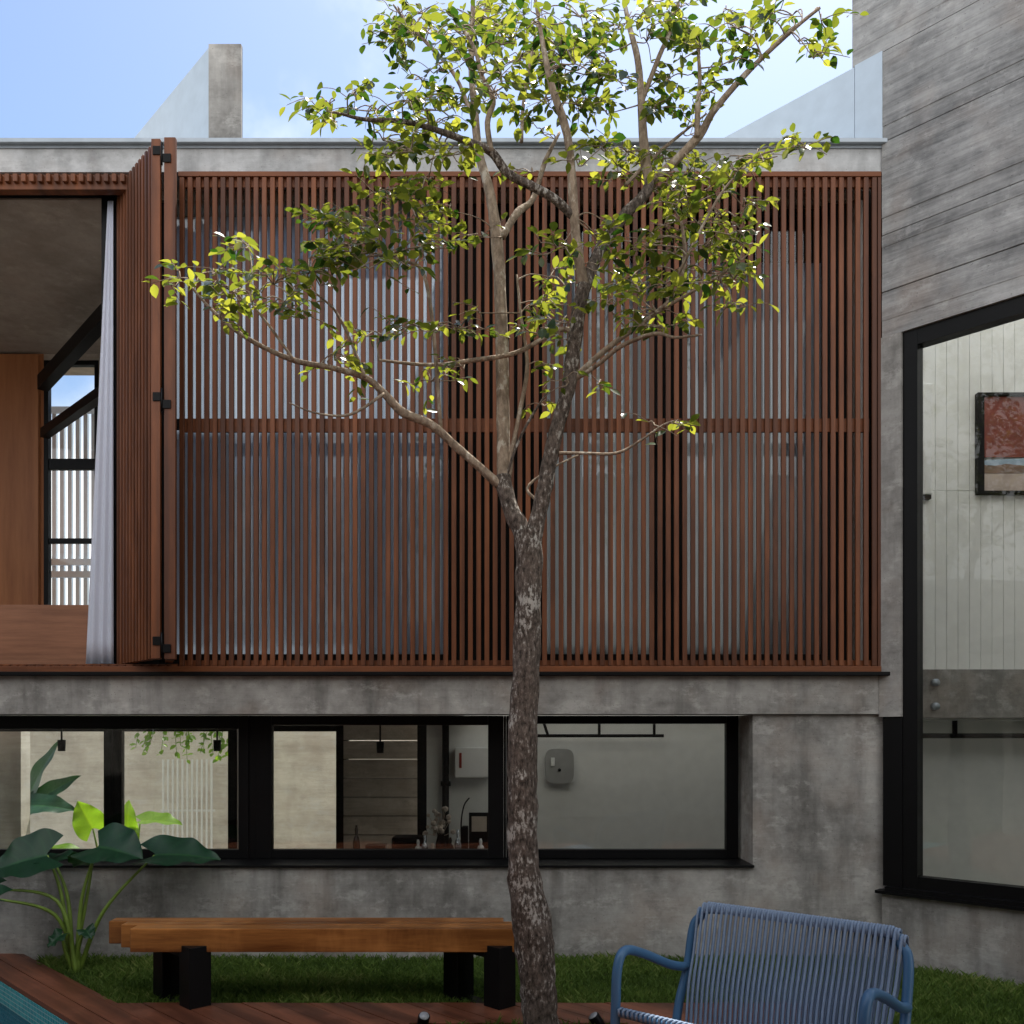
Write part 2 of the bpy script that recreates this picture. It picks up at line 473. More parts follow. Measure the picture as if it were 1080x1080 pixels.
deck_region(mb, base + [((0, BED[3], 0), (0, -1, 0))], e0, 6, -6, 3)
deck_region(mb, [((0, BED[3], 0), (0, 1, 0)), ((BED[0], 0, 0), (1, 0, 0)), ((0, BED[2], 0), (0, -1, 0))], e0, 4, -6, 3)
deck_region(mb, [((0, BED[3], 0), (0, 1, 0)), ((BED[1], 0, 0), (-1, 0, 0)), ((XD, 0, 0), (1, 0, 0)), ((0, BED[2], 0), (0, -1, 0))], e0, 6, -6, 3)
deck_region(mb, [((0, BED[2], 0), (0, 1, 0)), ((POOL_S, 0, 0), (-1, 1, 0)), ((0, -5, 0), (0, -1, 0)), ((5, 0, 0), (1, 0, 0))], lo, 7, -9, 9)
struct('deck', mb, M['deck'])
mb = MB().box(BED[0], BED[1], BED[2], BED[3], -.07, -.035)
struct('planting_bed', mb, M['soil'])

def cs(c, s, z): return Vector((c * SQ + s * SQ, c * SQ - s * SQ, z))
c1 = POOL_C * SQ; s1 = POOL_S * SQ; c2 = (POOL_C - 4.2) * SQ; s2 = -14.5 * SQ
mb = MB()
def slabcs(mb, ca, cb, sa, sb, z0, z1):
    mb.prism([cs(ca, sa, z0), cs(cb, sa, z0), cs(cb, sb, z0), cs(ca, sb, z0)], (0, 0, z1 - z0))
slabcs(mb, c1, c1 + .06, s2, s1 + .06, -1.4, -.032)
slabcs(mb, c2 - .06, c2, s2, s1 + .06, -1.4, -.032)
slabcs(mb, c2, c1, s1, s1 + .06, -1.4, -.034)
slabcs(mb, c2, c1, s2 - .06, s2, -1.4, -.034)
slabcs(mb, c2, c1, s2, s1, -1.46, -1.4)
struct('pool', mb, M['tile'])
mb = MB(); slabcs(mb, c2 + .002, c1 - .002, s2 + .002, s1 - .002, -1.39, -.165)
struct('pool_water', mb, M['water'])

def set_tone(o, vals):
    a = o.data.attributes.new('tone', 'FLOAT', 'POINT')
    a.data.foreach_set('value', vals)
def grass_patch(name, areas, n, h0, h1):
    vs = []; fs = []; tone = []
    tot = sum((a[1] - a[0]) * (a[3] - a[2]) for a in areas)
    for a in areas:
        for i in range(int(n * (a[1] - a[0]) * (a[3] - a[2]) / tot)):
            x = random.uniform(a[0], a[1]); y = random.uniform(a[2], a[3])
            if len(a) > 4 and not a[4](x, y): continue
            d = noise.noise(Vector((x * 2.2, y * 2.2, 0))) + .5 * noise.noise(Vector((x * 9, y * 9, 4)))
            h = random.uniform(h0, h1) * (1 + .35 * d); ang = random.uniform(0, 6.283); wd = random.uniform(.0025, .005)
            dx, dy = math.cos(ang) * wd, math.sin(ang) * wd
            lx, ly = random.gauss(0, .45) * h, random.gauss(0, .45) * h
            z = -.045; o = len(vs)
            vs += [(x - dx, y - dy, z), (x + dx, y + dy, z), (x + lx * .4 + dx * .6, y + ly * .4 + dy * .6, z + h * .62), (x + lx, y + ly, z + h)]
            fs += [(o, o + 1, o + 2), (o, o + 2, o + 3)]
            t = min(1, max(0, .45 + .35 * d + random.gauss(0, .18)))
            tone += [t * .6, t * .6, t, t]
    me = bpy.data.meshes.new(name); me.from_pydata(vs, [], fs); me.materials.append(M['grass'])
    o = bpy.data.objects.new(name, me); COL.objects.link(o); set_tone(o, tone); o['kind'] = 'stuff'
    return o
lawn_ok = lambda x, y: x + y > 2.95 and x + y < 8.8
grass_patch('lawn_grass', [(-3.3, 2.6, YD + .02, 6.36, lawn_ok), (XD + .02, 4.6, 3.0, 6.36, lawn_ok)], 120000, .03, .065)
o = grass_patch('bed_grass', [(BED[0] + .02, BED[1] - .02, BED[2] + .02, BED[3] - .02)], 5000, .03, .09)

# ------------------------------------------------------------------ the house
YF = 6.33                                           # front of the slat screen
YS = 6.345                                          # face of slab and parapet
house = thing('house', 'long concrete house with brown slatted upper storey and strip of black-framed windows below', 'house', (0, YF, 0))
XL, XC = -7.2, 2.60                                 # left end (off frame) and the corner with the wing
zpt, zpb = PZ(148, YF), PZ(180, YF)                 # parapet
zst, zsb = PZ(713, YF), PZ(753, YF)                 # floor slab edge
mb = MB().box(XL, XC + .06, YS, YS + .22, zpb, zpt - .035)
obj('parapet_beam', mb, M['conc_light'], house)
mb = MB().bbox(XL, XC + .03, YF - .03, YS + .3, zpt - .032, zpt, .006)
mb.box(XL, XC + .03, YS - .012, YS - .002, zpt - .05, zpt - .032)
obj('cap_flashing', mb, M['flash'], house)
mb = MB().box(XL, XC + .1, YS, YS + .32, zsb, zst)
obj('floor_slab_edge', mb, M['conc'], house)
# lower wall: sill band below the windows and the pier at the right
WX1 = PX(794, YW); zsill = PZ(915, YW)
mb = MB().box(XL, WX1, YW, YW + .42, -1.0, zsill).box(WX1, XC + .05, YW, YW + .42, -1.0, zsb - .003)
obj('lower_wall', mb, M['conc'], house)
mb = MB().bbox(XL, WX1 + .005, YW - .028, YW + .4, zsill + .002, zsill + .02, .003)
obj('window_sill', mb, M['black'], house)
mb = MB().bbox(XL, XC + .07, YF - .045, YF + .12, zst + .001, zst + .028, .004)
obj('screen_ledge', mb, M['black'], house)
# floors, ceilings, roof, end walls, cross walls
YB = 9.75
ZC0, ZC1 = 5.45, 5.62
SKX = (PX(195, 7.0), PX(480, 7.0)); SKY_ = (7.0, 7.62)      # unseen roof opening added so sun reaches the curtain backs
LWX = (-.40, 2.42); LWY = (7.15, 8.85)                      # unseen white shaft added to brighten the lower room
mb = MB()
for x0_, x1_, y0_, y1_ in ((XL, XC - .05, YS + .223, SKY_[0]), (XL, SKX[0], SKY_[0], SKY_[1]), (SKX[1], LWX[0], SKY_[0], SKY_[1]), (LWX[0], XC - .05, SKY_[0], LWY[0]),
                           (XL, LWX[0], SKY_[1], 8.3), (XL, SKX[0], 8.3, 8.95), (SKX[1], LWX[0], 8.3, 8.95), (XL, LWX[0], 8.95, YB), (LWX[0], LWX[1], LWY[1], YB), (LWX[1], XC - .05, LWY[0], YB)):
    mb.box(x0_, x1_, y0_, y1_, ZC0, ZC1)
obj('roof', mb, M['conc_dark'], house)
mb = MB().box(LWX[0] - .08, LWX[0] - .002, 6.83, LWY[1] + .08, zsb + .02, ZC0 - .002).box(LWX[1] + .002, LWX[1] + .08, LWY[0] - .08, LWY[1] + .08, zsb + .02, ZC0 - .002)
mb.box(LWX[0] - .001, LWX[1] + .001, LWY[0] - .08, LWY[0] - .002, zsb + .02, 2.75).box(LWX[0] - .001, LWX[1] + .001, LWY[1] + .002, LWY[1] + .08, zsb + .02, ZC0 - .002)
obj('fill_light_well', mb, M['white'], house)
mb = MB()
for x0_, x1_, y0_, y1_ in ((XL, LWX[0] - .081, YS + .323, YB), (LWX[0] - .08, LWX[1] + .08, YS + .323, LWY[0] - .081), (LWX[0] - .08, LWX[1] + .08, LWY[1] + .081, YB), (LWX[1] + .081, XC + .05, YS + .323, YB)):
    mb.box(x0_, x1_, y0_, y1_, zsb + .02, zst - .02)
obj('upper_floor', mb, M['floor'], house)
M['pale'] = plain('pale_paving', (.62, .58, .52), .8, .3)
obj('patio', MB().box(XL, XC + .1, YB + .1, HY1, -1.05, -.9), M['pale'], house)
mb = MB().box(XL, XC + .1, YW + .43, YB + .1, -1.05, -.9)
obj('lower_floor', mb, M['floor'], house)
mb = MB().box(XL - .2, XL, YS, YB, -1, 5.5)
obj('end_wall', mb, M['conc_dark'], house)
# lower rear: dim block wall, white service wall
def rearx(px, Y=YB): return PX(px, Y)
mb = MB()
z = -.9; k = 0
while z < zsb:
    zz = min(z + .195, zsb + .01)
    mb.box(rearx(366), rearx(446), YB - .2 - .004 * (k % 2), YB, z + .004, zz); z += .2; k += 1
obj('block_wall', mb, M['conc_dark'], house)
YV = 8.9
mb = MB().box(PX(450, YV), XC - .1, YV, YV + .12, -.9, zsb + .018)
obj('white_wall', mb, M['white'], house)
mb = MB().box(XC - .1, XC - .02, YW + .43, YB, -.9, zsb + .018)
obj('party_wall', mb, M['white'], house)
mb = MB().box(XC - .1, XC - .02, YS + .225, YB, zst, ZC0)
obj('upper_party_wall', mb, M['white'], house)

# lower windows (three), each a frame, sashes and panes
YG = 6.70
def window(name, x0, x1, z0, z1, Y, fw, parent, mullions=(), glassm=None, fd=.07, top=None, bot=None, transoms=()):
    wn_ = group_part(name, parent)
    top = fw if top is None else top; bot = fw if bot is None else bot
    fr = MB()
    fr.bbox(x0, x0 + fw, Y, Y + fd, z0, z1, .004).bbox(x1 - fw, x1, Y, Y + fd, z0, z1, .004)
    fr.bbox(x0 + fw, x1 - fw, Y + .001, Y + fd - .001, z1 - top, z1, .004).bbox(x0 + fw, x1 - fw, Y + .001, Y + fd - .001, z0, z0 + bot, .004)
    obj('frame', fr, M['black'], wn_)
    for mx_, mw in mullions:
        obj('mullion', MB().bbox(mx_ - mw / 2, mx_ + mw / 2, Y + .004, Y + fd - .004, z0 + bot, z1 - top, .004), M['black'], wn_)
    for tz, th in transoms:
        obj('transom', MB().bbox(x0 + fw, x1 - fw, Y + .008, Y + fd - .008, tz - th / 2, tz + th / 2, .004), M['black'], wn_)
    obj('pane', MB().box(x0 + fw * .5, x1 - fw * .5, Y + fd * .5 - .003, Y + fd * .5 + .003, z0 + bot * .5, z1 - top * .5), glassm or M['glass'], wn_)
    return wn_
zw0, zw1 = zsill + .022, zsb - .004
g = lambda px: PX(px, YG)
ft = PZ(756, YG) - PZ(770, YG); fb = .045
window('window', g(-190), g(262), zw0, zw1, YG, .075, house, top=ft, bot=fb + .02)
window('window', g(270), g(531), zw0, zw1, YG, .115, house, top=ft * .7, bot=fb + .02)
window('window', g(534), g(779), zw0, zw1, YG, .09, house, top=ft * .6, bot=fb + .02)
obj('window_post', MB().box(g(262) + .002, g(270) - .002, YG + .012, YG + .06, zw0, zw1), M['black'], house)
obj('window_post', MB().box(g(531) + .002, g(534) - .002, YG + .012, YG + .06, zw0, zw1), M['black'], house)

# rear glazing of the lower room onto the courtyard
window('rear_window', PX(-260, YB), PX(118, YB), -.9, zsb, YB, .09, house, top=.1, fd=.08)
window('rear_window', PX(118, YB) + .004, PX(250, YB), -.9, zsb, YB, .1, house, top=.1, fd=.08)
window('rear_window', PX(258, YB), PX(367, YB), -.9, zsb, YB, .13, house, top=.1, fd=.08)
obj('steel_post', MB().bbox(PX(440, 9.2), PX(453, 9.2), 9.2, 9.32, -.9, zsb, .004), M['black'], house)
obj('drain_pipe', MB().tube([(PX(470, 8.82), 8.82, -.9), (PX(470, 8.82), 8.82, zsb)], .035, 14)
    .tube([(PX(470, 8.82), 8.82, PZ(829, 8.82)), (PX(470, 8.82), 8.82, PZ(824, 8.82))], .05, 14), M['black'], house)

# upper glazing behind the screen
YU = 6.60
zu0, zu1 = PZ(697, YU), PZ(190, YU)
u = lambda px: PX(px, YU)
for a, b in ((168, 480), (566, 694), (714, 876)):
    window('upper_window', u(a), u(b), zu0, zu1, YU, .05, house, glassm=M['glassup'], top=.16, transoms=((PZ(446, YU), .07),))
for a, b in ((480, 566), (694, 714), (876, 960)):
    obj('cladding', MB().box(u(a) + .003, u(b) - .003, YU + .01, YU + .06, zu0, zu1), M['blackmatte'], house)
for a, b in ((566, 694), (714, 876)):
    obj('cladding', MB().box(u(a) - .02, u(b) + .02, YU + .075, YU + .1, PZ(276, YU + .08), ZC0 - .002), M['blackmatte'], house)
obj('cladding', MB().box(u(126) + .003, u(168) - .003, YU + .01, YU + .06, zst, zu1), M['blackmatte'], house)
obj('window_plinth', MB().box(u(168), u(960), YU + .012, YU + .062, zst, zu0 - .002), M['blackmatte'], house)
# open bay at the left
obj('opening_frame', MB().bbox(u(110), u(126), YU - .05, YU + .06, zst, zu1, .004).bbox(XL, u(110) - .001, YU - .05, YU + .06, PZ(212, YU), zu1 + .08, .004), M['black'], house)
obj('sill_panel', MB().bbox(XL, PX(112, 6.54), 6.535, 6.56, PZ(701, 6.54), PZ(638, 6.54), .003), M['sill'], house)
# rear of the upper room: veneer panel, black-framed window, grey slats beyond
YR = 9.2
obj('veneer_panel', MB().box(XL, PX(46, YR), YR, YR + .06, zst, ZC0).box(XL, PX(43, YR), YR - .05, YR - .001, zst, PZ(376, YR)), M['panel'], house)
window('bedroom_window', PX(46, YR), PX(104, YR), zst, PZ(380, YR), YR, .045, house, transoms=((PZ(489, YR), .11), (PZ(570, YR), .05)))
obj('upper_rear_wall', MB().box(PX(104, YR) + .002, XC - .1, YR, YR + .1, zst, ZC0).box(PX(46, YR) + .002, PX(104, YR), YR, YR + .1, PZ(380, YR) + .003, ZC0), M['conc_dark'], house)
def diag(px0, py0, px1, py1, yfar, ynear, w_, h_):
    a = P(px0, py0, yfar); b = P(px1, py1, ynear)
    d = (b - a).normalized(); n_ = d.cross(Vector((0, 0, 1))).normalized() * w_; up = Vector((0, 0, h_))
    return MB().add([a - n_, a + n_, a + n_ + up, a - n_ + up, b - n_, b + n_, b + n_ + up, b - n_ + up],
                    [(0, 1, 2, 3), (4, 5, 6, 7), (0, 1, 5, 4), (2, 3, 7, 6), (0, 3, 7, 4), (1, 2, 6, 5)])
obj('steel_beam', diag(45, 412, 125, 326, 8.95, 7.6, .05, .14), M['black'], house)
obj('steel_beam', diag(47, 462, 125, 408, 8.95, 7.6, .04, .09), M['black'], house)
mb = MB()
for i in range(16):
    x = PX(30, 10.1) + i * .088
    mb.box(x, x + .045, 10.1, 10.14, zst, PZ(430, 10.1))
for z in (PZ(430, 10.1), PZ(590, 10.1), PZ(603, 10.1)):
    mb.box(PX(28, 10.1), PX(165, 10.1), 10.06, 10.099, z - .07, z)
obj('rear_slat_screen', mb, M['bluewhite'], house)
# roof fins at 45 degrees
def fin(px0, px1, py, Y, L_):
    x0, x1 = PX(px0, Y), PX(px1, Y); zt = PZ(py, Y); d = Vector((-SQ, SQ, 0)) * L_
    return MB().add([(x0, Y, 5.5), (x1, Y, 5.5), (x1, Y, zt), (x0, Y, zt)] +
                    [tuple(Vector(p) + d) for p in ((x0, Y, 5.5), (x1, Y, 5.5), (x1, Y, zt - .06), (x0, Y, zt - .06))],
                    [(0, 1, 2, 3), (4, 5, 6, 7), (0, 1, 5, 4), (1, 2, 6, 5), (2, 3, 7, 6), (3, 0, 4, 7)])
obj('roof_fin', fin(221, 256, 49, 6.62, 2.2), M['bluewhite'], house)
obj('fin_end', MB().box(PX(221, 6.62) + .003, PX(256, 6.62) - .003, 6.59, 6.6199, 5.5, PZ(49, 6.62) - .004), M['conc'], house)
zf = 6.34
d = Vector((-SQ, SQ, 0)); nn = Vector((-SQ, -SQ, 0))
p0 = Vector((XC, YF, 0)) + nn * .007 - d * .004; p1 = p0 + d * 1.45; pe = p0 + d * .20
def finpiece(a_, b_, th, z0_, z1_):
    return MB().prism([a_ + Vector((0, 0, z0_)), b_ + Vector((0, 0, z0_)), b_ + Vector((0, 0, z1_)), a_ + Vector((0, 0, z1_))], -nn * th)
obj('roof_fin', finpiece(pe, p1, .25, zpt, zf), M['bluewhite'], house)
obj('fin_end', finpiece(p0, pe - d * .004, .26, zpt + .001, zf + .012), M['bluewhite'], house)

# the slat screen
PITCH = .0580
scr = group_part('slat_screen', house)
X0 = PX(188, YF); zs0, zs1 = zst + .03, zpb - .006
mb = MB(); x = X0 + .006; i = 0
while x < XC - .03:
    mb.bbox(x, x + .0335, YF + random.uniform(0, .002), YF + .024, zs0 + .042, zs1 - .036, .0025, seg=1); x += PITCH; i += 1
obj('slats', mb, M['slat'], scr)
obj('top_rail', MB().bbox(X0, XC - .005, YF - .004, YF + .055, zs1 - .035, zs1, .003), M['rail'], scr)
obj('bottom_rail', MB().bbox(XL, XC - .005, YF - .004, YF + .055, zs0, zs0 + .040, .003), M['rail'], scr)
for py0, py1 in ((186, 195), (440, 454), (696, 705)):
    obj('back_rail', MB().box(X0, XC - .02 if py0 != 440 else PX(918, YF), YF + .026, YF + .05, PZ(py1, YF), PZ(py0, YF)), M['rail'], scr)
obj('end_stile', MB().bbox(XC - .028, XC - .004, YF + .001, YF + .06, zs0 + .041, zs1 - .036, .003), M['slat'], scr)
# short slats over and under the open bay
val = group_part('slat_valance', house)
mb = MB(); m2 = MB(); x = X0 - .12
while x > XL:
    if x < PX(135, YF): mb.bbox(x, x + .031, YF, YF + .05, PZ(191, YF), zs1 - .012, .0025, seg=1)
    m2.bbox(x, x + .031, YF + .001, YF + .04, zs0 + .041, PZ(701, YF), .0025, seg=1)
    x -= PITCH
mb.bbox(XL, PX(135, YF), YF + .03, YF + .1, PZ(197, YF), zs1, .003)
obj('slats', mb, M['slat'], val)
m2.box(XL, PX(186, YF), YF + .03, YF + .09, zs0 + .0415, PZ(700, YF))
obj('sill_slats', m2, M['slat'], val)

# folding shutter: one leaf square to the facade, one at 45 degrees
sh = group_part('folding_shutter', house)
ztip = lambda py, Y: PZ(py, Y)
YT = YF - .31
root = Vector((PX(126, 6.53), 6.53, 0)); tip = Vector((PX(166, YT), YT, 0))
zl0, zl1 = PZ(695, YT), PZ(150, YT)
dB = (tip - root); LB = dB.length; dB.normalize()
nB = Vector((dB.y, -dB.x, 0))
def leaf(o_, d_, n_, L_, z0, z1, name, st):
    mb = MB(); T = Matrix(((d_.x, n_.x, 0, o_.x), (d_.y, n_.y, 0, o_.y), (0, 0, 1, 0), (0, 0, 0, 1)))
    x = .012
    while x < L_ - st - .03:
        mb.bbox(x, x + .031, -.025, .025, z0 + .001, z1 - .001, .0025, T, 1); x += PITCH
    for z in (z0 + .04, (z0 + z1) / 2, z1 - .09):
        mb.box(0, L_ - st, -.018, .008, z, z + .06, T)
    obj(name, mb, M['slat'], sh)
    obj('stile', MB().bbox(L_ - st, L_, -.03, .03, z0, z1, .004, T), M['slat'], sh)
leaf(root, dB, nB, LB, zl0, zl1, 'leaf', .04)
tA = Vector((PX(181, YT), YT, 0))
rA = Vector((PX(187, 6.36), 6.36, 0)) + Vector((-.06, 0, 0))
dA = (tA - rA); LA = dA.length; dA.normalize()
leaf(rA, dA, Vector((dA.y, -dA.x, 0)), LA, zl0, zl1, 'leaf', .045)
# outer edge strips that face the garden
xa, xb, xc_, xd = PX(161.5, YT), PX(171, YT), PX(175, YT), PX(187, YT)
obj('stile', MB().bbox(xa, xb, YT - .034, YT - .006, zl0, zl1 + .002, .004), M['slat'], sh)
obj('stile', MB().bbox(xc_, xd, YT - .034, YT - .006, zl0 - .004, zl1 + .012, .004), M['slat'], sh)
for py in (162, 420, 676):
    hb = MB()
    hb.bbox(PX(163.5, YT), PX(171.5, YT), YT - .042, YT - .035, PZ(py + 5, YT), PZ(py - 4, YT), .002)
    hb.bbox(PX(174, YT), PX(182.5, YT), YT - .042, YT - .035, PZ(py + 13, YT), PZ(py + 4, YT), .002)
    hb.tube([(PX(173, YT), YT - .04, PZ(py + 16, YT)), (PX(173, YT), YT - .04, PZ(py - 8, YT))], .007, 8)
    obj('hinge', hb, M['black'], sh)

# ------------------------------------------------------------------ the concrete wing at the right
wing = thing('concrete_wing', 'tall board-marked concrete wing with a big black-framed window set at an angle', 'building', (XC, YF, 0))
DW = Vector((SQ, -SQ, 0)); NW = Vector((-SQ, -SQ, 0))   # along the wall (towards camera), outward
O = Vector((XC, YF, 0))
def W(s, n_, z): return O + DW * s + NW * n_ + Vector((0, 0, z))
def wbox(mb, s0, s1, n0, n1, z0, z1):
    return mb.add([W(s, n_, z) for s in (s0, s1) for n_ in (n0, n1) for z in (z0, z1)],
                  [(0, 1, 3, 2), (4, 6, 7, 5), (0, 4, 5, 1), (2, 3, 7, 6), (0, 2, 6, 4), (1, 5, 7, 3)])
zh = 4.34
SE = 4.2
mb = MB()
z = zh; heights = []
joints = [4.66, 5.06, 5.715, 6.35, 7.0]
while z < 8.4:
    h = random.uniform(.10, .15)
    nz = z + h
    for j in joints:
        if z < j - .02 and nz > j - .05: nz = j
    g_ = .009 if any(abs(nz - j) < .001 for j in joints) else 0
    s0 = 0 if z < 6.35 else -.215
    wbox(mb, s0, SE, -.3, random.uniform(-.003, .002), z, nz - g_)
    if g_: wbox(mb, s0 + .003, SE, -.29, -.012, nz - g_, nz)
    z = nz
obj('board_wall', mb, M['conc_board'], wing)
sW0 = .135                                                 # start of the window along the wall
mb = wbox(MB(), -.02, sW0, -.3, .004, zsb - .02, zh - .001)
obj('corner_column', mb, M['conc'], wing)
zb = .44
mb = wbox(MB(), .0, SE, -.3, .0, -.3, zb)
obj('base_wall', mb, M['conc'], wing)
win = group_part('wing_window', wing)
mb = wbox(MB(), -.03, SE, -.2, .05, zb + .001, zb + .022); wbox(mb, .03, SE, -.2, .03, zb + .022, zb + .05)
obj('sill', mb, M['black'], win)
M['glasswing'] = glass('wing_glass', k=.65)
fr = MB()
wbox(fr, sW0 + .002, sW0 + .10, -.12, -.02, zb + .05, zh - .002)
wbox(fr, sW0 + .10, SE, -.118, -.022, zh - .11, zh - .002)
wbox(fr, sW0 + .10, SE, -.118, -.022, zb + .05, zb + .135)
wbox(fr, 2.3, 2.4, -.117, -.023, zb + .136, zh - .111)
obj('frame', fr, M['black'], win)
obj('post', wbox(MB(), .002, sW0 + .001, -.15, -.012, zb + .05, zsb - .021), M['black'], win)
obj('pane', wbox(MB(), sW0 + .06, SE, -.073, -.067, zb + .09, zh - .05), M['glasswing'], win)
# inside the wing: white boarded wall, slab edge, lower wall, roof left mostly open to brighten it
YI = 7.7
mb = MB(); x = XC + .05
while x < 6.5:
    mb.box(x, x + .0935, YI - random.uniform(0, .002), YI + .05, PZ(712, YI), PZ(517, YI) - .003)
    mb.box(x, x + .0935, YI - random.uniform(0, .002), YI + .05, PZ(517, YI), 6.6)
    x += .097
obj('boarded_wall', mb, M['white'], wing)
obj('mezzanine_edge', MB().box(XC + .05, 6.5, YI - .12, YI + .05, PZ(757, YI - .12), PZ(706, YI - .12)), M['conc'], wing)
obj('inner_wall', MB().box(XC + .05, 6.5, YI + .4, YI + .5, -.3, PZ(757, YI - .12)), M['white'], wing)
obj('inner_ceiling', MB().box(XC + .05, 6.5, YI + .051, YI + .4, PZ(757, YI - .12) - .02, PZ(757, YI - .12) + .1), M['white'], wing)
obj('rod', MB().tube([(XC + .1, YI + .1, PZ(776, YI + .1)), (6.4, YI + .1, PZ(776, YI + .1))], .022, 10)
    .tube([(PX(1007, YI + .1), YI + .1, PZ(776, YI + .1)), (PX(1007, YI + .1), YI + .1, PZ(754, YI + .1))], .022, 10), M['black'], wing)
obj('inner_floor', MB().box(XC + .02, 6.5, 4.4, YI + .5, -.35, -.3), M['floor'], wing)
mb = wbox(MB(), -.2, 4.0, -.6, -.31, 8.3, 8.4)
obj('wing_roof', mb, M['conc'], wing)
obj('side_wall', wbox(MB(), SE, SE + .2, -3.5, 0, -.3, 8.4), M['conc'], wing)
obj('bounce_lining', wbox(MB(), .02, SE, -.34, -.302, zh + .02, 8.3), M['white'], wing)  # unseen white lining added to bounce sun onto the boarded wall
obj('far_wall', MB().box(6.5, 6.6, 2.5, YI + .5, -.3, 8.4), M['white'], wing)
for py in (720, 745):
    obj('bolt', MB().tube([(PX(985, YI - .12), YI - .12, PZ(py, YI - .12)), (PX(985, YI - .12), YI - .17, PZ(py, YI - .12))], .03, 14), M['flash'], wing)

# ------------------------------------------------------------------ unseen canopy and back wall added to darken the lower facade
blocker = thing('shade_canopy', 'unseen concrete canopy added over the deck to shade the lower facade', 'building', (0, -4, 0))
obj('roof_slab', MB().box(-6.8, 6, -4.2, 1.72, 3.02, 3.32), M['conc'], blocker)
obj('back_wall', MB().box(-7, 6, -4.5, -4.2, -.3, 6.6), M['conc'], blocker)
obj('pillar', MB().box(-5.3, -5.0, .9, 1.2, -.3, 3.019), M['conc'], blocker)
obj('pillar', MB().box(5.2, 5.5, .9, 1.2, -.3, 3.019), M['conc'], blocker)

# ------------------------------------------------------------------ rear courtyard
YC = 13.1
bw = MB().box(-7.6, -7.3, -4.5, YS - .01, -.3, 4.4)  # unseen wall added to keep the bright horizon out of the wing glass
tag(obj('blocker_wall', bw, M['conc']), 'tall plain concrete wall added unseen at the left to darken window reflections', 'wall')
stripes = thing('light_stripes', 'thin white upright bars standing in for light stripes on the courtyard wall', 'stripes', (PX(196, 12.7), 12.7, -.9))  # white bars added to imitate stripes of light on the wall
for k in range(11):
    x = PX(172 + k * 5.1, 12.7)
    obj('bar', MB().bbox(x - .012, x + .012, 12.69, 12.715, -.9, PZ(801, 12.7), .003), M['whitebox'], stripes)
obj('rail', MB().box(PX(169, 12.7), PX(226, 12.7), 12.716, 12.74, -.6, -.55), M['whitebox'], stripes)
obj('rail', MB().box(PX(169, 12.7), PX(226, 12.7), 12.716, 12.74, PZ(856, 12.7), PZ(854, 12.7)), M['whitebox'], stripes)
gw = MB().box(HX0, HX1, YC, YC + .2, -1.0, 2.6)
tag(obj('garden_wall', gw, M['conc_back']), 'beige concrete courtyard wall seen through the lower windows', 'wall')
obj_ = None

# ------------------------------------------------------------------ bench
bench = thing('bench', 'low honey-brown timber bench on black splayed steel legs beside the wall', 'bench', (PX(340, 5.25), 5.25, 0))
for x0, x1, y0, y1 in ((PX(137, 5.13), PX(546, 5.13), 5.13, 5.235), (PX(128, 5.25), PX(540, 5.25), 5.243, 5.335), (PX(116, 5.36), PX(531, 5.36), 5.343, 5.45)):
    z1 = .442
    mb = MB().bbox(x0, x1, y0, y1, z1 - .135, z1, .006)
    obj('plank', mb, M['bench'], bench)
    obj('end_grain', MB().box(x0 - .0015, x0 + .0001, y0 + .006, y1 - .006, z1 - .129, z1 - .006), M['bench_end'], bench)
for cx, cy in ((PX(204, 5.12), 5.15), (PX(527, 5.12), 5.15)):
    lg = MB()
    for k, (ox, oy) in enumerate(((0, 0), (-.25, .25))):
        T = Matrix.Translation((cx + ox, cy + oy, 0)) @ Matrix.Rotation(R(45), 4, 'Z')
        lg.bbox(-.065, .065, -.065, .065, -.045, .345 if k == 0 else .306, .004, T)
    T = Matrix.Translation((cx - .125, cy + .125, 0)) @ Matrix.Rotation(R(-45), 4, 'Z')
    lg.box(-.12, .12, -.05, .05, -.044, -.01, T); lg.box(-.12, .12, -.05, .05, .27, .305, T)
    obj('leg', lg, M['black'], bench)

# ------------------------------------------------------------------ chair (built facing -Y, then turned)
CW = .50
chair = thing('armchair', 'blue tubular garden armchair with woven cord back and seat facing the pool', 'chair', (1.078, 3.838, 0), -.704)
zc = .705
backL = [(-CW - .01, .10, 0), (-CW - .01, .16, .25), (-CW - .005, .235, .42), (-CW + .0, .28, .60), (-CW + .03, .295, zc - .045), (-CW + .10, .30, zc)]
back = smooth_path(backL + [(0, .305, zc + .008)] + [(-x, y, z) for x, y, z in backL[::-1]], 8)
fr = MB().tube(back, .0215, 14)
obj('back_frame', fr, M['chairblue'], chair, True)
for sgn in (-1, 1):
    arm = [(sgn * (CW + .03), -.36, 0), (sgn * (CW + .03), -.345, .35), (sgn * (CW + .03), -.33, .525), (sgn * (CW + .03), -.27, .59), (sgn * (CW + .03), -.12, .55),
           (sgn * (CW + .02), .10, .46), (sgn * (CW + .008), .235, .425)]
    obj('arm', MB().tube(smooth_path(arm, 7), .0215, 14), M['chairblue'], chair, True)
sf = MB().tube(smooth_path([(-CW - .02, -.34, .335), (0, -.36, .335), (CW + .02, -.34, .335)], 6), .017, 10)
sf.tube([(-CW - .02, -.34, .335), (-CW, .16, .14)], .017, 10).tube([(CW + .02, -.34, .335), (CW, .16, .14)], .017, 10).tube([(-CW, .16, .14), (CW, .16, .14)], .017, 10)
obj('seat_frame', sf, M['chairblue'], chair, True)
cb = MB(); NCD = 38
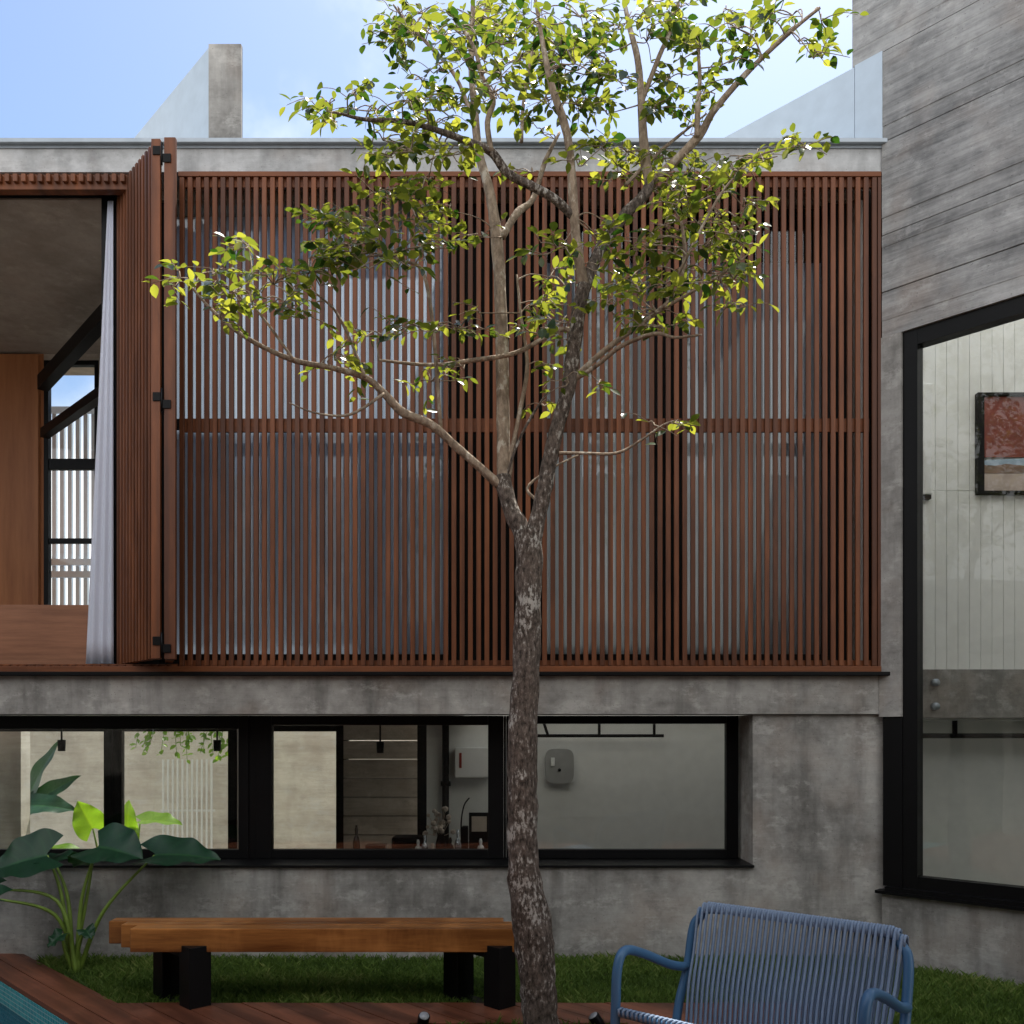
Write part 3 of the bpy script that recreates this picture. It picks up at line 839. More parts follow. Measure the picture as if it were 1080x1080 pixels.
for k in range(NCD):
    t = k / (NCD - 1); x = -CW + .028 + t * (2 * CW - .056)
    zt = zc + .006 - .035 * max(0, (abs(x) - CW + .075) / .05) ** 2
    yt = .303
    cb.tube(smooth_path([(x, yt + .018, zt - .035), (x, yt + .023, zt), (x, yt, zt + .023), (x, yt - .024, zt), (x * .985, .225, zt - .18), (x * .97, .165, .36), (x * .96, .13, .15)], 3), .0068, 6)
    cb.tube([(x + .011, yt + .022, zt - .02), (x + .011, yt + .018, zt + .014), (x + .011, yt, zt + .023), (x + .011, yt - .018, zt + .014), (x + .011, yt - .022, zt - .018)], .0066, 6)
    cb.tube(smooth_path([(x, yt + .022, zt - .01), (x * .985, .262, zt - .2), (x * .97, .20, .36), (x * .96, .165, .14)], 3), .0055, 6)
obj('back_cords', cb, M['cord'], chair, True)
cb = MB()
for k in range(NCD + 8):
    x = -CW + .0 + k / (NCD + 7) * 2 * CW
    cb.tube(smooth_path([(x, -.36, .328), (x, -.345, .358), (x, -.12, .255), (x, .10, .165), (x, .17, .14)], 3), .0062, 6)
obj('seat_cords', cb, M['cord'], chair, True)

# ------------------------------------------------------------------ garden spotlights
spot = thing('garden_spotlight', 'small black spike spotlight left of the tree trunk', 'spotlight', (PX(446, 4.75), 4.75, -.07), R(20), 'garden spotlights round the tree')
def spotparts(sp, tilt):
    T = Matrix.Rotation(tilt, 4, 'X')
    mb = MB()
    mb.tube([T @ Vector((0, 0, -.05)), T @ Vector((0, 0, -.045)), T @ Vector((0, 0, .045)), T @ Vector((0, 0, .05))], [.022, .03, .032, .03], 18)
    for v in mb.v: v.z += .10
    obj('lamp_head', mb, M['black'], sp, True)
    obj('spike', MB().tube([(0, .0, -.04), (0, 0, .07)], .009, 8).bbox(-.04, .04, -.006, .006, .05, .075, .002), M['black'], sp, True)
    lens = MB().tube([T @ Vector((0, 0, .0505)), T @ Vector((0, 0, .053))], .026, 18)
    for v in lens.v: v.z += .10
    obj('lens', lens, M['glasspane'], sp, True)
M['glasspane'] = plain('lamp_lens', (.35, .36, .38), .1, .8)
spotparts(spot, R(35))
sp2 = spot.copy(); COL.objects.link(sp2)
sp2.location = (PX(631, 4.75), 4.75, -.075); sp2.rotation_euler = (0, 0, R(-75))
sp2['label'] = 'small black spike spotlight between the tree trunk and the blue chair'
for ch in list(spot.children):
    c = ch.copy(); COL.objects.link(c); c.parent = sp2

# ------------------------------------------------------------------ the tree
YT0 = 4.6
tree = thing('tree', 'slender forked tree with speckled bark and airy green crown in the deck bed', 'tree', (PX(572, YT0), YT0, -.04))
K = YT0 / F
branches = []                                              # (list of Vector, list of radii)
def br(pts, y0=0.0, y1=0.0, pale=False, n=10, wob=.12):
    """pts: (px, py, width px) traced along the limb; depth runs from y0 to y1 behind the trunk plane"""
    out = []; m = len(pts)
    for i, (px, py, wd) in enumerate(pts):
        Y = YT0 + y0 + (y1 - y0) * i / max(1, m - 1)
        p = P(px, py, Y); p = Vector((p.x, p.y, p.z, )) 
        out.append((p, wd * .5 * Y / F))
    path = smooth_path([p for p, r in out], 5)
    rad = []
    for i in range(len(out) - 1):
        for k in range(5): rad.append(out[i][1] + (out[i + 1][1] - out[i][1]) * k / 5)
    rad.append(out[-1][1])
    branches.append((path, rad, pale, n, wob))
br([(573, 1100, 46), (569, 1070, 38), (567, 1030, 38), (563, 990, 42), (557, 955, 40), (552, 915, 33), (551, 850, 32), (551, 780, 31), (555, 700, 29), (557, 630, 28), (558, 580, 29), (556, 560, 27)], 0, 0, False, 20, .16)
br([(557, 590, 24), (550, 560, 20), (540, 540, 18), (533, 518, 17), (530, 503, 17)], 0, .06, False, 14, .18)
br([(558, 590, 23), (565, 555, 17), (573, 520, 17), (583, 470, 16), (592, 435, 15), (600, 405, 16), (605, 370, 15), (610, 330, 15), (616, 300, 14)], 0, -.1, False, 14, .18)
br([(531, 510, 15), (531, 470, 14), (530, 400, 14), (528, 320, 13), (524, 255, 13), (517, 205, 11), (505, 160, 9), (500, 110, 8), (497, 60, 6), (500, -20, 4)], .06, .5, True)
br([(530, 250, 8), (545, 225, 8), (562, 210, 6), (575, 170, 5), (590, 140, 3)], .25, .6, True, 8)
br([(537, 503, 6), (541, 470, 5), (549, 430, 5), (556, 385, 4), (549, 330, 3), (545, 290, 2)], .06, .2, True, 7)
br([(527, 512, 11), (505, 492, 9), (480, 470, 9), (455, 448, 9), (425, 435, 10), (405, 415, 8), (385, 398, 7), (350, 388, 6), (310, 380, 6), (270, 362, 5), (240, 342, 4), (215, 318, 3), (200, 300, 2)], .05, -.35, True)
br([(465, 452, 4), (461, 400, 4), (455, 330, 4), (445, 285, 4), (425, 275, 3), (400, 262, 2)], 0, -.2, True, 7)
br([(385, 398, 4), (370, 360, 3), (355, 330, 3), (340, 315, 2), (320, 300, 2)], -.2, -.3, True, 6)
br([(405, 415, 3), (370, 437, 3), (335, 436, 2), (305, 425, 1.5)], -.2, -.5, True, 6)
br([(310, 380, 3), (285, 345, 3), (265, 320, 2)], -.25, -.3, True, 6)
br([(606, 352, 6), (590, 348, 5), (545, 372, 5), (500, 380, 5), (455, 385, 4), (400, 380, 2.5)], -.1, .1, True, 7)
br([(616, 305, 12), (610, 270, 11), (606, 235, 10), (604, 200, 10), (601, 160, 9), (595, 130, 9), (583, 95, 8), (575, 60, 6), (568, 20, 4), (560, -30, 3)], -.1, -.2, True)
br([(606, 230, 9), (585, 210, 9), (560, 196, 9), (535, 182, 9), (518, 160, 9), (495, 150, 7), (460, 137, 6), (425, 128, 5), (385, 126, 4), (360, 120, 3)], -.12, -.5, False, 9)
br([(518, 160, 6), (514, 130, 6), (520, 105, 6), (508, 80, 5), (500, 50, 4), (480, 20, 3)], -.3, -.4, True, 7)
br([(505, 160, 4), (500, 130, 4), (480, 80, 4), (450, 45, 4), (430, 25, 3), (415, 5, 2)], .3, .3, True, 7)
br([(550, 150, 4), (552, 110, 4), (560, 60, 3), (570, 10, 2)], .4, .6, True, 6)
br([(614, 310, 13), (625, 280, 12), (640, 252, 13), (660, 225, 12), (680, 205, 11), (686, 190, 11)], -.1, .1, False, 12, .2)
br([(686, 195, 12), (681, 170, 10), (678, 140, 10), (676, 100, 8), (672, 60, 7), (662, 20, 5), (655, -20, 4)], .1, .3, True)
br([(686, 192, 11), (710, 172, 9), (738, 142, 9), (752, 118, 7), (780, 85, 6), (810, 55, 5), (840, 28, 4), (865, 8, 3)], .1, -.2, True)
br([(735, 145, 6), (736, 110, 6), (738, 80, 4), (735, 40, 3)], 0, .1, True, 7)
br([(676, 110, 5), (695, 60, 5), (712, 20, 4), (718, -20, 3)], .25, .35, True, 7)
br([(660, 195, 4), (690, 165, 4), (720, 140, 3), (745, 120, 2)], .1, .4, True, 6)
br([(598, 410, 7), (620, 385, 6), (650, 360, 6), (685, 335, 5), (712, 310, 5), (722, 270, 4), (718, 230, 3)], -.05, -.3, True, 8)
br([(606, 400, 6), (630, 385, 5), (655, 365, 5), (690, 352, 4), (712, 356, 3), (740, 353, 2)], -.05, -.45, True, 7)
br([(700, 325, 4), (735, 305, 3), (760, 290, 3), (780, 275, 2)], -.2, -.4, True, 6)
br([(715, 290, 4), (735, 250, 3), (760, 205, 3), (782, 180, 3), (805, 162, 2), (840, 155, 1.5)], -.3, -.45, True, 6)
br([(590, 478, 4), (615, 478, 3), (650, 478, 3), (675, 465, 2.5), (700, 448, 2), (715, 443, 1.5)], -.05, -.3, True, 6)
br([(570, 530, 4), (556, 515, 3), (580, 495, 2.5), (610, 480, 2)], .0, .15, True, 6)
br([(535, 500, 3), (545, 470, 3), (560, 440, 3), (580, 410, 2)], .05, .1, False, 6)
tr = MB(); lb = MB()
for i, (path, rad, pale, n, wob) in enumerate(branches):
    (lb if pale else tr).tube(path, rad, n, True, wob, i)
allpts = [(p, r) for path, rad, pale, n, wob in branches for p, r in zip(path, rad) if r < .022]
# leaf clusters: centre px, py, half sizes, leaves, brightness bias
CL = [(190,293,15,9,16),(226,287,16,12,20),(262,258,16,10,22),(246,308,26,13,34),(288,300,26,16,36),(326,288,30,18,48),(352,232,28,10,30),(368,258,34,18,60),(408,270,38,20,70),(396,236,34,13,50),
      (440,232,26,16,44),(404,206,34,10,36),(452,256,20,10,22),(474,222,18,9,16),(330,335,18,8,14),(232,332,18,9,14),(352,372,30,12,18),(376,392,18,12,14),(300,318,24,10,22),
      (402,353,18,6,16),(440,344,30,8,34),(482,346,22,7,18),(505,330,12,8,8),(455,402,26,12,18),(490,385,20,8,10),
      (346,112,13,18,24),(372,100,16,8,20),(398,116,24,12,22),(432,106,24,14,36),(352,132,10,8,8),(458,132,26,14,40),(446,86,16,10,18),(474,108,18,16,30),(404,148,24,10,22),(432,160,26,12,36),(470,165,22,12,28),(452,190,24,9,26),(388,170,12,14,10),
      (418,22,18,16,34),(402,38,8,8,8),(432,46,16,8,14),(446,14,18,14,26),(478,30,20,20,36),(504,56,20,24,40),(500,14,24,14,36),(536,24,26,24,64),(548,62,26,24,54),(572,24,22,22,48),(592,60,24,24,54),(612,18,22,18,40),(626,58,22,24,44),
      (648,26,18,18,30),(650,84,24,18,38),(682,44,18,22,30),(704,84,20,18,36),(690,112,22,14,30),(574,104,20,14,24),(520,98,18,14,22),(540,128,16,10,12),(610,112,22,14,30),(640,120,16,12,18),(574,142,12,8,8),
      (716,18,18,14,22),(738,52,20,18,34),(762,68,16,12,22),(742,98,18,12,26),(720,120,16,10,16),(778,30,22,14,26),(806,18,20,12,22),(800,52,16,10,14),(836,16,20,10,20),(866,22,14,10,14),(842,44,14,10,12),(858,62,14,8,8),(766,10,16,10,12),(728,142,12,6,6),
      (662,160,26,10,34),(694,168,26,12,40),(722,184,30,13,46),(690,200,20,12,26),(716,212,24,10,30),(652,182,16,9,14),(640,160,14,10,14),(610,175,16,12,14),(798,166,28,9,40),(836,158,18,7,20),(776,180,14,8,12),(752,192,18,9,14),
      (736,236,26,10,32),(762,228,18,8,18),(700,238,18,9,16),(786,256,12,7,9),(742,262,24,8,24),(712,268,16,8,14),(746,288,34,9,36),(774,294,16,8,16),(772,322,14,9,9),(716,306,26,9,26),(692,330,26,7,24),(700,346,30,6,20),(668,302,16,9,16),(650,276,14,9,14),(640,320,12,9,10),(664,262,12,10,12),
      (590,262,24,12,30),(612,282,18,12,20),(580,292,22,12,24),(572,318,18,9,18),(592,340,18,12,22),(570,352,16,7,12),(600,366,18,8,16),(576,384,18,7,10),(600,404,14,6,7),(574,428,18,6,6),(632,404,18,4,5),(560,330,12,10,8),(630,250,14,8,10),(560,182,16,8,8),(500,250,22,8,8),
      (690,448,10,4,4),(712,446,16,4,9)]
lv = []; lf = []; lt = []
def leaf_geo(p, d, nrm, L_, wd, tone, curl):
    d = d.normalized(); s = d.cross(nrm).normalized(); nrm = s.cross(d).normalized()
    prof = [(0, 0), (.22, .36), (.48, .5), (.75, .36), (1, 0)]
    o = len(lv); mid = []
    for t, hw in prof:
        c = p + d * (t * L_) - nrm * (curl * L_ * t * t)
        mid.append(c)
        if hw == 0: lv.append(c)
        else:
            up = nrm * (.28 * hw * wd)
            lv.extend([c + s * (hw * wd) + up, c, c - s * (hw * wd) + up])
    idx = [[o]] + [[o + 1 + 3 * i, o + 2 + 3 * i, o + 3 + 3 * i] for i in range(3)] + [[o + 10]]
    lf.extend([(idx[0][0], idx[1][0], idx[1][1]), (idx[0][0], idx[1][1], idx[1][2])])
    for i in (1, 2):
        a, b = idx[i], idx[i + 1]
        lf.extend([(a[0], b[0], b[1], a[1]), (a[1], b[1], b[2], a[2])])
    lf.extend([(idx[3][0], idx[4][0], idx[3][1]), (idx[3][1], idx[4][0], idx[3][2])])
    lt.extend([tone] * 11)
rnd = random.Random(5)
for k in range(30):                                        # thinner leafage through the top of the crown
    CL.append((rnd.uniform(420, 720), rnd.triangular(-30, 140, 20), rnd.uniform(14, 26), rnd.uniform(9, 16), rnd.randint(8, 16)))
for k in range(14):
    CL.append((rnd.uniform(640, 790), rnd.uniform(160, 330), rnd.uniform(12, 20), rnd.uniform(6, 10), rnd.randint(5, 9)))
for (cx, cy, rx, ry, n) in CL:
    c0 = P(cx, cy, YT0)
    # nearest limb point in the picture plane gives the depth
    best = min(allpts, key=lambda q: ((q[0].x / q[0].y - c0.x / c0.y) ** 2 + ((q[0].z - EYE) / q[0].y - (c0.z - EYE) / c0.y) ** 2))
    yc = best[0].y + rnd.uniform(-.22, .22)
    n = int(n * (1.25 if cy < 150 else 1.4)); ntw = max(3, n // 5)
    # feeder twig
    cc = P(cx, cy, yc)
    a = best[0]; m_ = (a + cc) / 2 + Vector((rnd.uniform(-.03, .03), 0, rnd.uniform(-.01, .05)))
    if (cc - a).length > .05:
        lb.tube(smooth_path([a, m_, cc], 4), [.0045 - .0028 * i / 8 for i in range(9)], 5)
    per = n / ntw
    for k in range(ntw):
        ang = rnd.uniform(0, 6.283); rr = rnd.random() ** .5 * 1.1
        st = P(cx + rx * rr * math.cos(ang), cy + ry * rr * math.sin(ang), yc + rnd.gauss(0, .13))
        da = math.atan2(st.y - a.y, st.x - a.x) + rnd.gauss(0, .8)
        e = st + Vector((math.cos(da), math.sin(da) * .8, rnd.gauss(-.08, .22))) * rnd.uniform(.07, .16)
        lb.tube(smooth_path([cc, (cc + st) / 2 + Vector((0, 0, rnd.uniform(-.01, .03))), st], 3), [.003] * 6 + [.0024], 4, False)
        path = smooth_path([st, (st + e) / 2 + Vector((0, 0, rnd.uniform(0, .02))), e], 4)
        lb.tube(path, [.0024 - .0012 * i / 8 for i in range(9)], 4, False)
        td = (e - st); 
        if td.length < .01: td = Vector((1, 0, 0))
        td.normalize()
        cnt = int(per) + (rnd.random() < per - int(per))
        for j in range(cnt):
            t = (j + rnd.random()) / cnt
            q = path[min(8, int(t * 8.99))]
            side = (1 if j % 2 else -1)
            az = rnd.gauss(.9, .4) * side
            d = Matrix.Rotation(az, 3, 'Z') @ Vector((td.x, td.y, 0.001)) + Vector((rnd.gauss(0, .3), rnd.gauss(0, .3), rnd.gauss(-.25, .4)))
            if d.length < .05: d = Vector((1, 0, -.3))
            nrm = Vector((rnd.gauss(0, .42), rnd.gauss(-.1, .42), 1))
            L_ = rnd.triangular(.03, .088, .058)
            tone = min(1, max(0, rnd.gauss(.30 if cy < 120 else .46, .28)))  # top leaves set darker, colouring in their backlit shade
            leaf_geo(q + d.normalized() * .008, d, nrm, L_, L_ * rnd.uniform(.5, .66), tone, rnd.uniform(0, .28))
obj('trunk', tr, M['bark'], tree)
obj('branches', lb, M['bark2'], tree)
crown = MB(); crown.v = lv; crown.f = [list(f) for f in lf]; crown.sm = [True] * len(lf)
def obj_raw(name, vs, fs, m, parent, tones):
    b = wloc(parent) if parent else Vector((0, 0, 0))
    me = bpy.data.meshes.new(name); me.from_pydata([tuple(v - b) for v in vs], [], fs); me.materials.append(m)
    me.polygons.foreach_set('use_smooth', [True] * len(fs))
    o = bpy.data.objects.new(name, me); COL.objects.link(o)
    if parent: o.parent = parent
    set_tone(o, tones); return o
obj_raw('crown', lv, lf, M['leaf'], tree, lt)

# ------------------------------------------------------------------ big-leaved plants
def heart(vs, fs, tn, tip_at, d, nrm, L_, wd, tone, droop=.16, wav=.012, lobe=.28):
    """a heart-shaped blade joined to its stalk at tip_at, pointing along d"""
    d = d.normalized(); s = d.cross(nrm).normalized(); n_ = s.cross(d).normalized()
    rows = 30; cols = 19; o = len(vs)
    for i in range(rows + 1):
        t = i / rows
        hw = wd * .5 * (math.sin(math.pi * min(1, (t * .92 + .08)) ** .62) ** .8 if t < 1 else 0)
        for j in range(cols):
            u = (j / (cols - 1)) * 2 - 1
            back = lobe * max(0, abs(u) - .12) * max(0, 1 - t * 2.2)
            c = tip_at + d * ((t * .86 - back) * L_) + s * (u * hw) - n_ * (droop * L_ * t * t) + n_ * (abs(u) * hw * .25 - wav * (abs(u) ** 2) * math.cos(t * 17))
            vs.append(c); 
            vein = max(0, 1 - abs(u) / .07) if t < .97 else 0
            ph = (t * 6.5 - abs(u) * 2.1) % 1.0
            vein = max(vein, .55 * max(0, 1 - min(ph, 1 - ph) / .16))
            tn.append(min(1, max(0, tone * .5 + .22 * noise.noise(c * 9) + .6 * vein)))
    for i in range(rows):
        for j in range(cols - 1):
            a = o + i * cols + j
            fs.append((a, a + 1, a + cols + 1, a + cols))
def big_plant(name, label, base, leaves, mleaf, rad=.011, cat='plant', group=None):
    pl = thing(name, label, cat, base, 0, group)
    for (mid, end, d, nrm, L_, wd, tone) in leaves:
        b = Vector(base) + Vector((random.uniform(-.03, .03), random.uniform(-.03, .03), 0))
        path = smooth_path([b, Vector(mid), Vector(end)], 8); m = len(path)
        obj('stalk', MB().tube(path, [rad * (1.7 - 1.15 * i / m) for i in range(m)], 8), M['petiole'], pl)
        if L_:
            vs, fs, tn = [], [], []
            heart(vs, fs, tn, Vector(end), Vector(d), Vector(nrm), L_, wd, tone)
            obj_raw('leaf', vs, fs, mleaf, pl, tn)
    return pl
YP = 6.02
q = lambda px, py, dy=0: tuple(P(px, py, YP + dy))
big_plant('elephant_ear', 'elephant ear plant with broad dark leaves growing at the lawn corner by the wall', (PX(78, YP), YP, -.04), [
    (q(65, 945), q(50, 902), (-.85, -.3, -.14), (.1, -.8, 1), .42, .42, .35),
    (q(72, 950, .02), q(58, 910, .05), (-1, .35, -.02), (0, -.2, 1), .36, .30, .5),
    (q(86, 950), q(103, 893), (.95, -.3, -.06), (-.05, -.62, 1), .40, .40, .4),
    (q(90, 955, .03), q(98, 908, .05), (-.45, .3, -.05), (0, .3, 1), .26, .28, .5),
    (q(110, 960), q(163, 902, .1), (1, .1, .06), (-.1, -.5, 1), .50, .36, .45),
    (q(60, 950, -.05), q(-12, 938, -.1), (-1, -.2, -.1), (0, -.2, 1), .34, .3, .5),
    (q(58, 965, -.05), q(-5, 948, -.3), (-1, -.3, -.1), (0, -.2, 1), .34, .3, .5),
    (q(68, 1000, -.04), q(66, 985, -.06), (-.4, -.6, -.4), (0, -.5, 1), .14, .12, .6),
    (q(84, 995, -.04), q(90, 980, -.06), (.6, -.6, -.3), (0, -.5, 1), .13, .11, .6)], M['leafdark'])
q2 = lambda px, py, Y: tuple(P(px, py, Y))
big_plant('courtyard_plant', 'bright lime leaved plant in the courtyard behind the left lower window', (PX(120, 10.6), 10.6, -.9), [
    (q2(125, 930, 10.6), q2(135, 892, 10.6), (.0, -.12, 1), (0, -1, .1), .62, .30, .9),
    (q2(110, 930, 10.5), q2(98, 874, 10.5), (-.3, -.4, .9), (.2, -1, .5), .42, .36, .9),
    (q2(140, 930, 10.8), q2(148, 866, 10.8), (1, -.2, .1), (0, -.3, 1), .62, .38, .8),
    (q2(160, 930, 10.4), q2(185, 902, 10.4), (1, -.3, -.05), (0, -.3, 1), .66, .42, .4),
    (q2(100, 930, 10.3), q2(70, 900, 10.3), (-1, -.3, .1), (0, -.3, 1), .5, .36, .4)], M['leaflight'], .014, group='plants in the rear courtyard')
big_plant('banana_plant', 'banana plant with long arching leaves behind the leftmost lower window', (PX(22, 10.9), 10.9, -.9), [
    (q2(20, 880, 10.9), q2(27, 850, 10.9), (.35, -.1, .9), (-.6, -.9, .3), 1.05, .32, .6),
    (q2(24, 880, 10.8), q2(30, 852, 10.8), (.75, -.15, .55), (-.2, -1, .5), .85, .30, .5),
    (q2(24, 890, 10.6), q2(28, 850, 10.6), (1, -.2, .06), (0, -.7, 1), .72, .36, .4),
    (q2(10, 880, 10.7), q2(4, 840, 10.7), (-.6, -.1, .7), (.3, -1, .3), 1.0, .3, .5)], M['leafdark'], .016, group='plants in the rear courtyard')
tag(obj('courtyard_column', MB().bbox(PX(-10, 10.2), PX(22, 10.2), 10.2, 10.4, -.9, 1.8, .006), M['conc_back']), 'pale concrete column in the courtyard at the far left window', 'column')
# hanging creeper at the courtyard wall
vs, fs, tn = [], [], []
keep = (lv, lf, lt)
lv, lf, lt = [], [], []
cr = thing('creeper', 'hanging green creeper along the courtyard wall above the left lower windows', 'plant', (PX(185, 11.9), 11.9, 1.9))
st = MB()
for k in range(26):
    x = PX(random.uniform(140, 252), 11.9); zt = 1.95; ln = random.uniform(.25, .75)
    pth = smooth_path([(x, 12.1, zt), (x + random.uniform(-.05, .05), 11.9, zt - ln * .5), (x + random.uniform(-.08, .08), 11.85, zt - ln)], 4)
    st.tube(pth, .005, 4)
    for j in range(14):
        p_ = pth[min(8, int(j / 14 * 9))]
        leaf_geo(p_, Vector((random.gauss(0, 1), random.gauss(-.3, .6), random.gauss(-.5, .5))), Vector((random.gauss(0, .5), -.6, 1)), random.uniform(.06, .1), random.uniform(.04, .07), random.random(), .2)
obj('stems', st, M['petiole'], cr)
obj_raw('leaves', lv, lf, M['leaflight'], cr, lt)
lv, lf, lt = keep

# ------------------------------------------------------------------ curtains and blinds
def curtain_mesh(pts_top, pts_bot, z1, z0, rows=14, amp=.02, waves=6):
    """a pleated cloth sheet with thickness between two horizontal lines"""
    vs = []; fs = []; n = waves * 8 + 1; th = .004
    a0, a1 = pts_top; b0, b1 = pts_bot
    for side in (0, 1):
        for i in range(rows + 1):
            t = i / rows
            for j in range(n):
                u_ = j / (n - 1)
                x = (a0 + (a1 - a0) * u_) * (1 - t) + (b0 + (b1 - b0) * u_) * t
                y = amp * (.35 + .65 * t) * math.sin(u_ * waves * 6.283 + .6 * math.sin(t * 2 + u_ * 5)) + side * th
                vs.append((x, y, z1 + (z0 - z1) * t))
    m = (rows + 1) * n
    for i in range(rows):
        for j in range(n - 1):
            a = i * n + j
            fs.append((a, a + 1, a + n + 1, a + n)); fs.append((m + a, m + a + n, m + a + n + 1, m + a + 1))
    for j in range(n - 1):
        fs.append((j, m + j, m + j + 1, j + 1)); a = rows * n + j; fs.append((a, a + 1, m + a + 1, m + a))
    for i in range(rows):
        a = i * n; fs.append((a, a + n, m + a + n, m + a)); a = i * n + n - 1; fs.append((a, m + a, m + a + n, a + n))
    return vs, fs
def curtain(label, Y, pt, pb, py1, py0, waves, amp, mat, group=None):
    vs, fs = curtain_mesh(pt, pb, PZ(py1, Y), PZ(py0, Y), 20, amp, waves)
    mb = MB(); mb.add([(x, y + Y, z) for x, y, z in vs], fs, True)
    o = obj('curtain', mb, mat); return tag(o, label, 'curtain', group)
YK = 6.50
k_ = lambda px: PX(px, YK)
curtain('white curtain gathered at the right edge of the open bay beside the folded shutter', YK, (k_(113.5), k_(119.5)), (k_(90), k_(119.5)), 212, 700, 3, .012, M['curtain'])
YD2 = 6.78
d_ = lambda px: PX(px, YD2)
curtain('wide pale curtain behind the slats left of the tree', YD2, (d_(180), d_(478)), (d_(180), d_(478)), 214, 700, 40, .008, M['sheer'], 'curtains behind the slat screen')
curtain('grey curtain behind the slats just right of the tree trunk', YD2, (d_(566), d_(694)), (d_(566), d_(694)), 270, 700, 18, .008, M['blind'], 'curtains behind the slat screen')
curtain('grey curtain behind the slats nearest the concrete wing', YD2, (d_(714), d_(876)), (d_(714), d_(876)), 276, 700, 22, .008, M['blind'], 'curtains behind the slat screen')

# ------------------------------------------------------------------ things inside the lower room
for px, py, lab in ((65, 786, 'black ceiling spotlight above the banana plant in the left window'), (229, 786, 'black ceiling spotlight at the right end of the leftmost window'),
                    (401, 788, 'black ceiling spotlight before the dim block wall')):
    s_ = thing('ceiling_spotlight', lab, 'spotlight', (PX(px, 8.4), 8.4, zsb), 0, 'black spotlights under the lower ceiling')
    z_ = PZ(py, 8.4)
    obj('lamp_head', MB().tube([(PX(px, 8.4), 8.4, z_ - .055), (PX(px, 8.4), 8.4, z_ + .05)], [.032, .036], 16), M['black'], s_)
    obj('stem', MB().tube([(PX(px, 8.4), 8.4, z_ + .05), (PX(px, 8.4), 8.4, zsb + .02)], .009, 8).tube([(PX(px, 8.4) - .06, 8.4, zsb), (PX(px, 8.4) + .06, 8.4, zsb)], .014, 8), M['black'], s_)
tr_ = MB().tube([(PX(566, 8.7), 8.7, PZ(776, 8.7)), (PX(700, 8.7), 8.7, PZ(776, 8.7))], .016, 10)
for px in (578, 632, 690): tr_.tube([(PX(px, 8.7), 8.7, PZ(776, 8.7)), (PX(px - 6 * (px == 578), 8.7), 8.7, zsb + .02)], .014, 8)
tag(obj('hanging_rail', tr_, M['black']), 'black rail hung from the ceiling in front of the white wall', 'rail')
hb = thing('electrical_box', 'white wall box with a small red mark behind the middle lower window', 'box', (PX(494, 8.8), 8.8, PZ(819, 8.8)))
obj('body', MB().bbox(PX(480, 8.78), PX(516, 8.78), 8.72, 8.899, PZ(820, 8.78), PZ(788, 8.78), .012), M['whitebox'], hb)
M['red'] = plain('red_plastic', (.28, .03, .02), .5)
obj('switch', MB().bbox(PX(484.5, 8.72), PX(487, 8.72), 8.708, 8.719, PZ(810, 8.72), PZ(794, 8.72), .002), M['red'], hb)
cp = thing('control_panel', 'grey rounded control panel on the white wall just right of the trunk', 'panel', (PX(603, 8.8), 8.85, PZ(829, 8.8)))
pts = []
for k in range(24):
    a = 2 * math.pi * k / 24; c_, s__ = math.cos(a), math.sin(a)
    pts.append((PX(590, 8.85) + .14 * math.copysign(abs(c_) ** .45, c_), 8.80, PZ(808, 8.85) + .17 * math.copysign(abs(s__) ** .45, s__)))
obj('body', MB().prism(pts, (0, .099, 0)), M['greybox'], cp)
obj('handle', MB().bbox(PX(581, 8.8), PX(585, 8.8), 8.78, 8.799, PZ(808, 8.8), PZ(799, 8.8), .004), M['white'], cp)
obj('knob', MB().tube([(PX(590, 8.8), 8.799, PZ(812, 8.8)), (PX(590, 8.8), 8.785, PZ(812, 8.8))], .015, 12), M['black'], cp)
# desk with small things on it
YDK = 8.25
dk = thing('desk', 'dark desk against the middle lower window, crowded with small things', 'desk', (PX(460, YDK), YDK, -.9))
zdk = PZ(903.5, YDK)
obj('top', MB().bbox(PX(385, YDK), PX(530, YDK), YDK - .25, YDK + .35, zdk - .04, zdk, .005), M['blackmatte'], dk)
for px in (390, 525): obj('leg', MB().bbox(PX(px, YDK) - .03, PX(px, YDK) + .03, YDK - .2, YDK + .3, -.9, zdk - .041, .004), M['blackmatte'], dk)
M['petal'] = plain('pale_petals', (.55, .46, .38), .7); M['blue'] = plain('blue_card', (.07, .17, .26), .6); M['bottle'] = plain('dark_glass', (.05, .025, .015), .2, .7)
M['silver'] = plain('silver_metal', (.5, .53, .56), .22, .6, .8)
vz = thing('flower_vase', 'dark vase of pale flowers standing on the desk', 'vase', (PX(465, YDK), YDK, zdk))
obj('vase', MB().lathe([(.035, 0), (.05, .05), (.05, .12), (.03, .19), (.035, .22)], (PX(465, YDK), YDK, zdk), 18), M['blackmatte'], vz)
fl = MB()
for k in range(26):
    c_ = Vector((PX(465, YDK) + random.gauss(0, .06), YDK + random.gauss(0, .04), zdk + random.uniform(.2, .44)))
    bm = bmesh.new(); bmesh.ops.create_icosphere(bm, subdivisions=1, radius=random.uniform(.018, .034)); bmesh.ops.translate(bm, verts=bm.verts[:], vec=c_)
    fl.bm(bm); fl.tube([c_, (PX(465, YDK), YDK, zdk + .18)], .003, 4)
obj('flowers', fl, M['petal'], vz)
pf = thing('photo_frame', 'black frame with pale flower print standing on the desk', 'frame', (PX(501, YDK), YDK + .1, zdk))
obj('frame', MB().bbox(PX(494, YDK), PX(516, YDK), YDK + .1, YDK + .12, zdk, PZ(858, YDK), .004), M['blackmatte'], pf)
obj('print', MB().box(PX(497, YDK), PX(513, YDK), YDK + .094, YDK + .0985, zdk + .22, PZ(862, YDK)), M['petal'], pf)
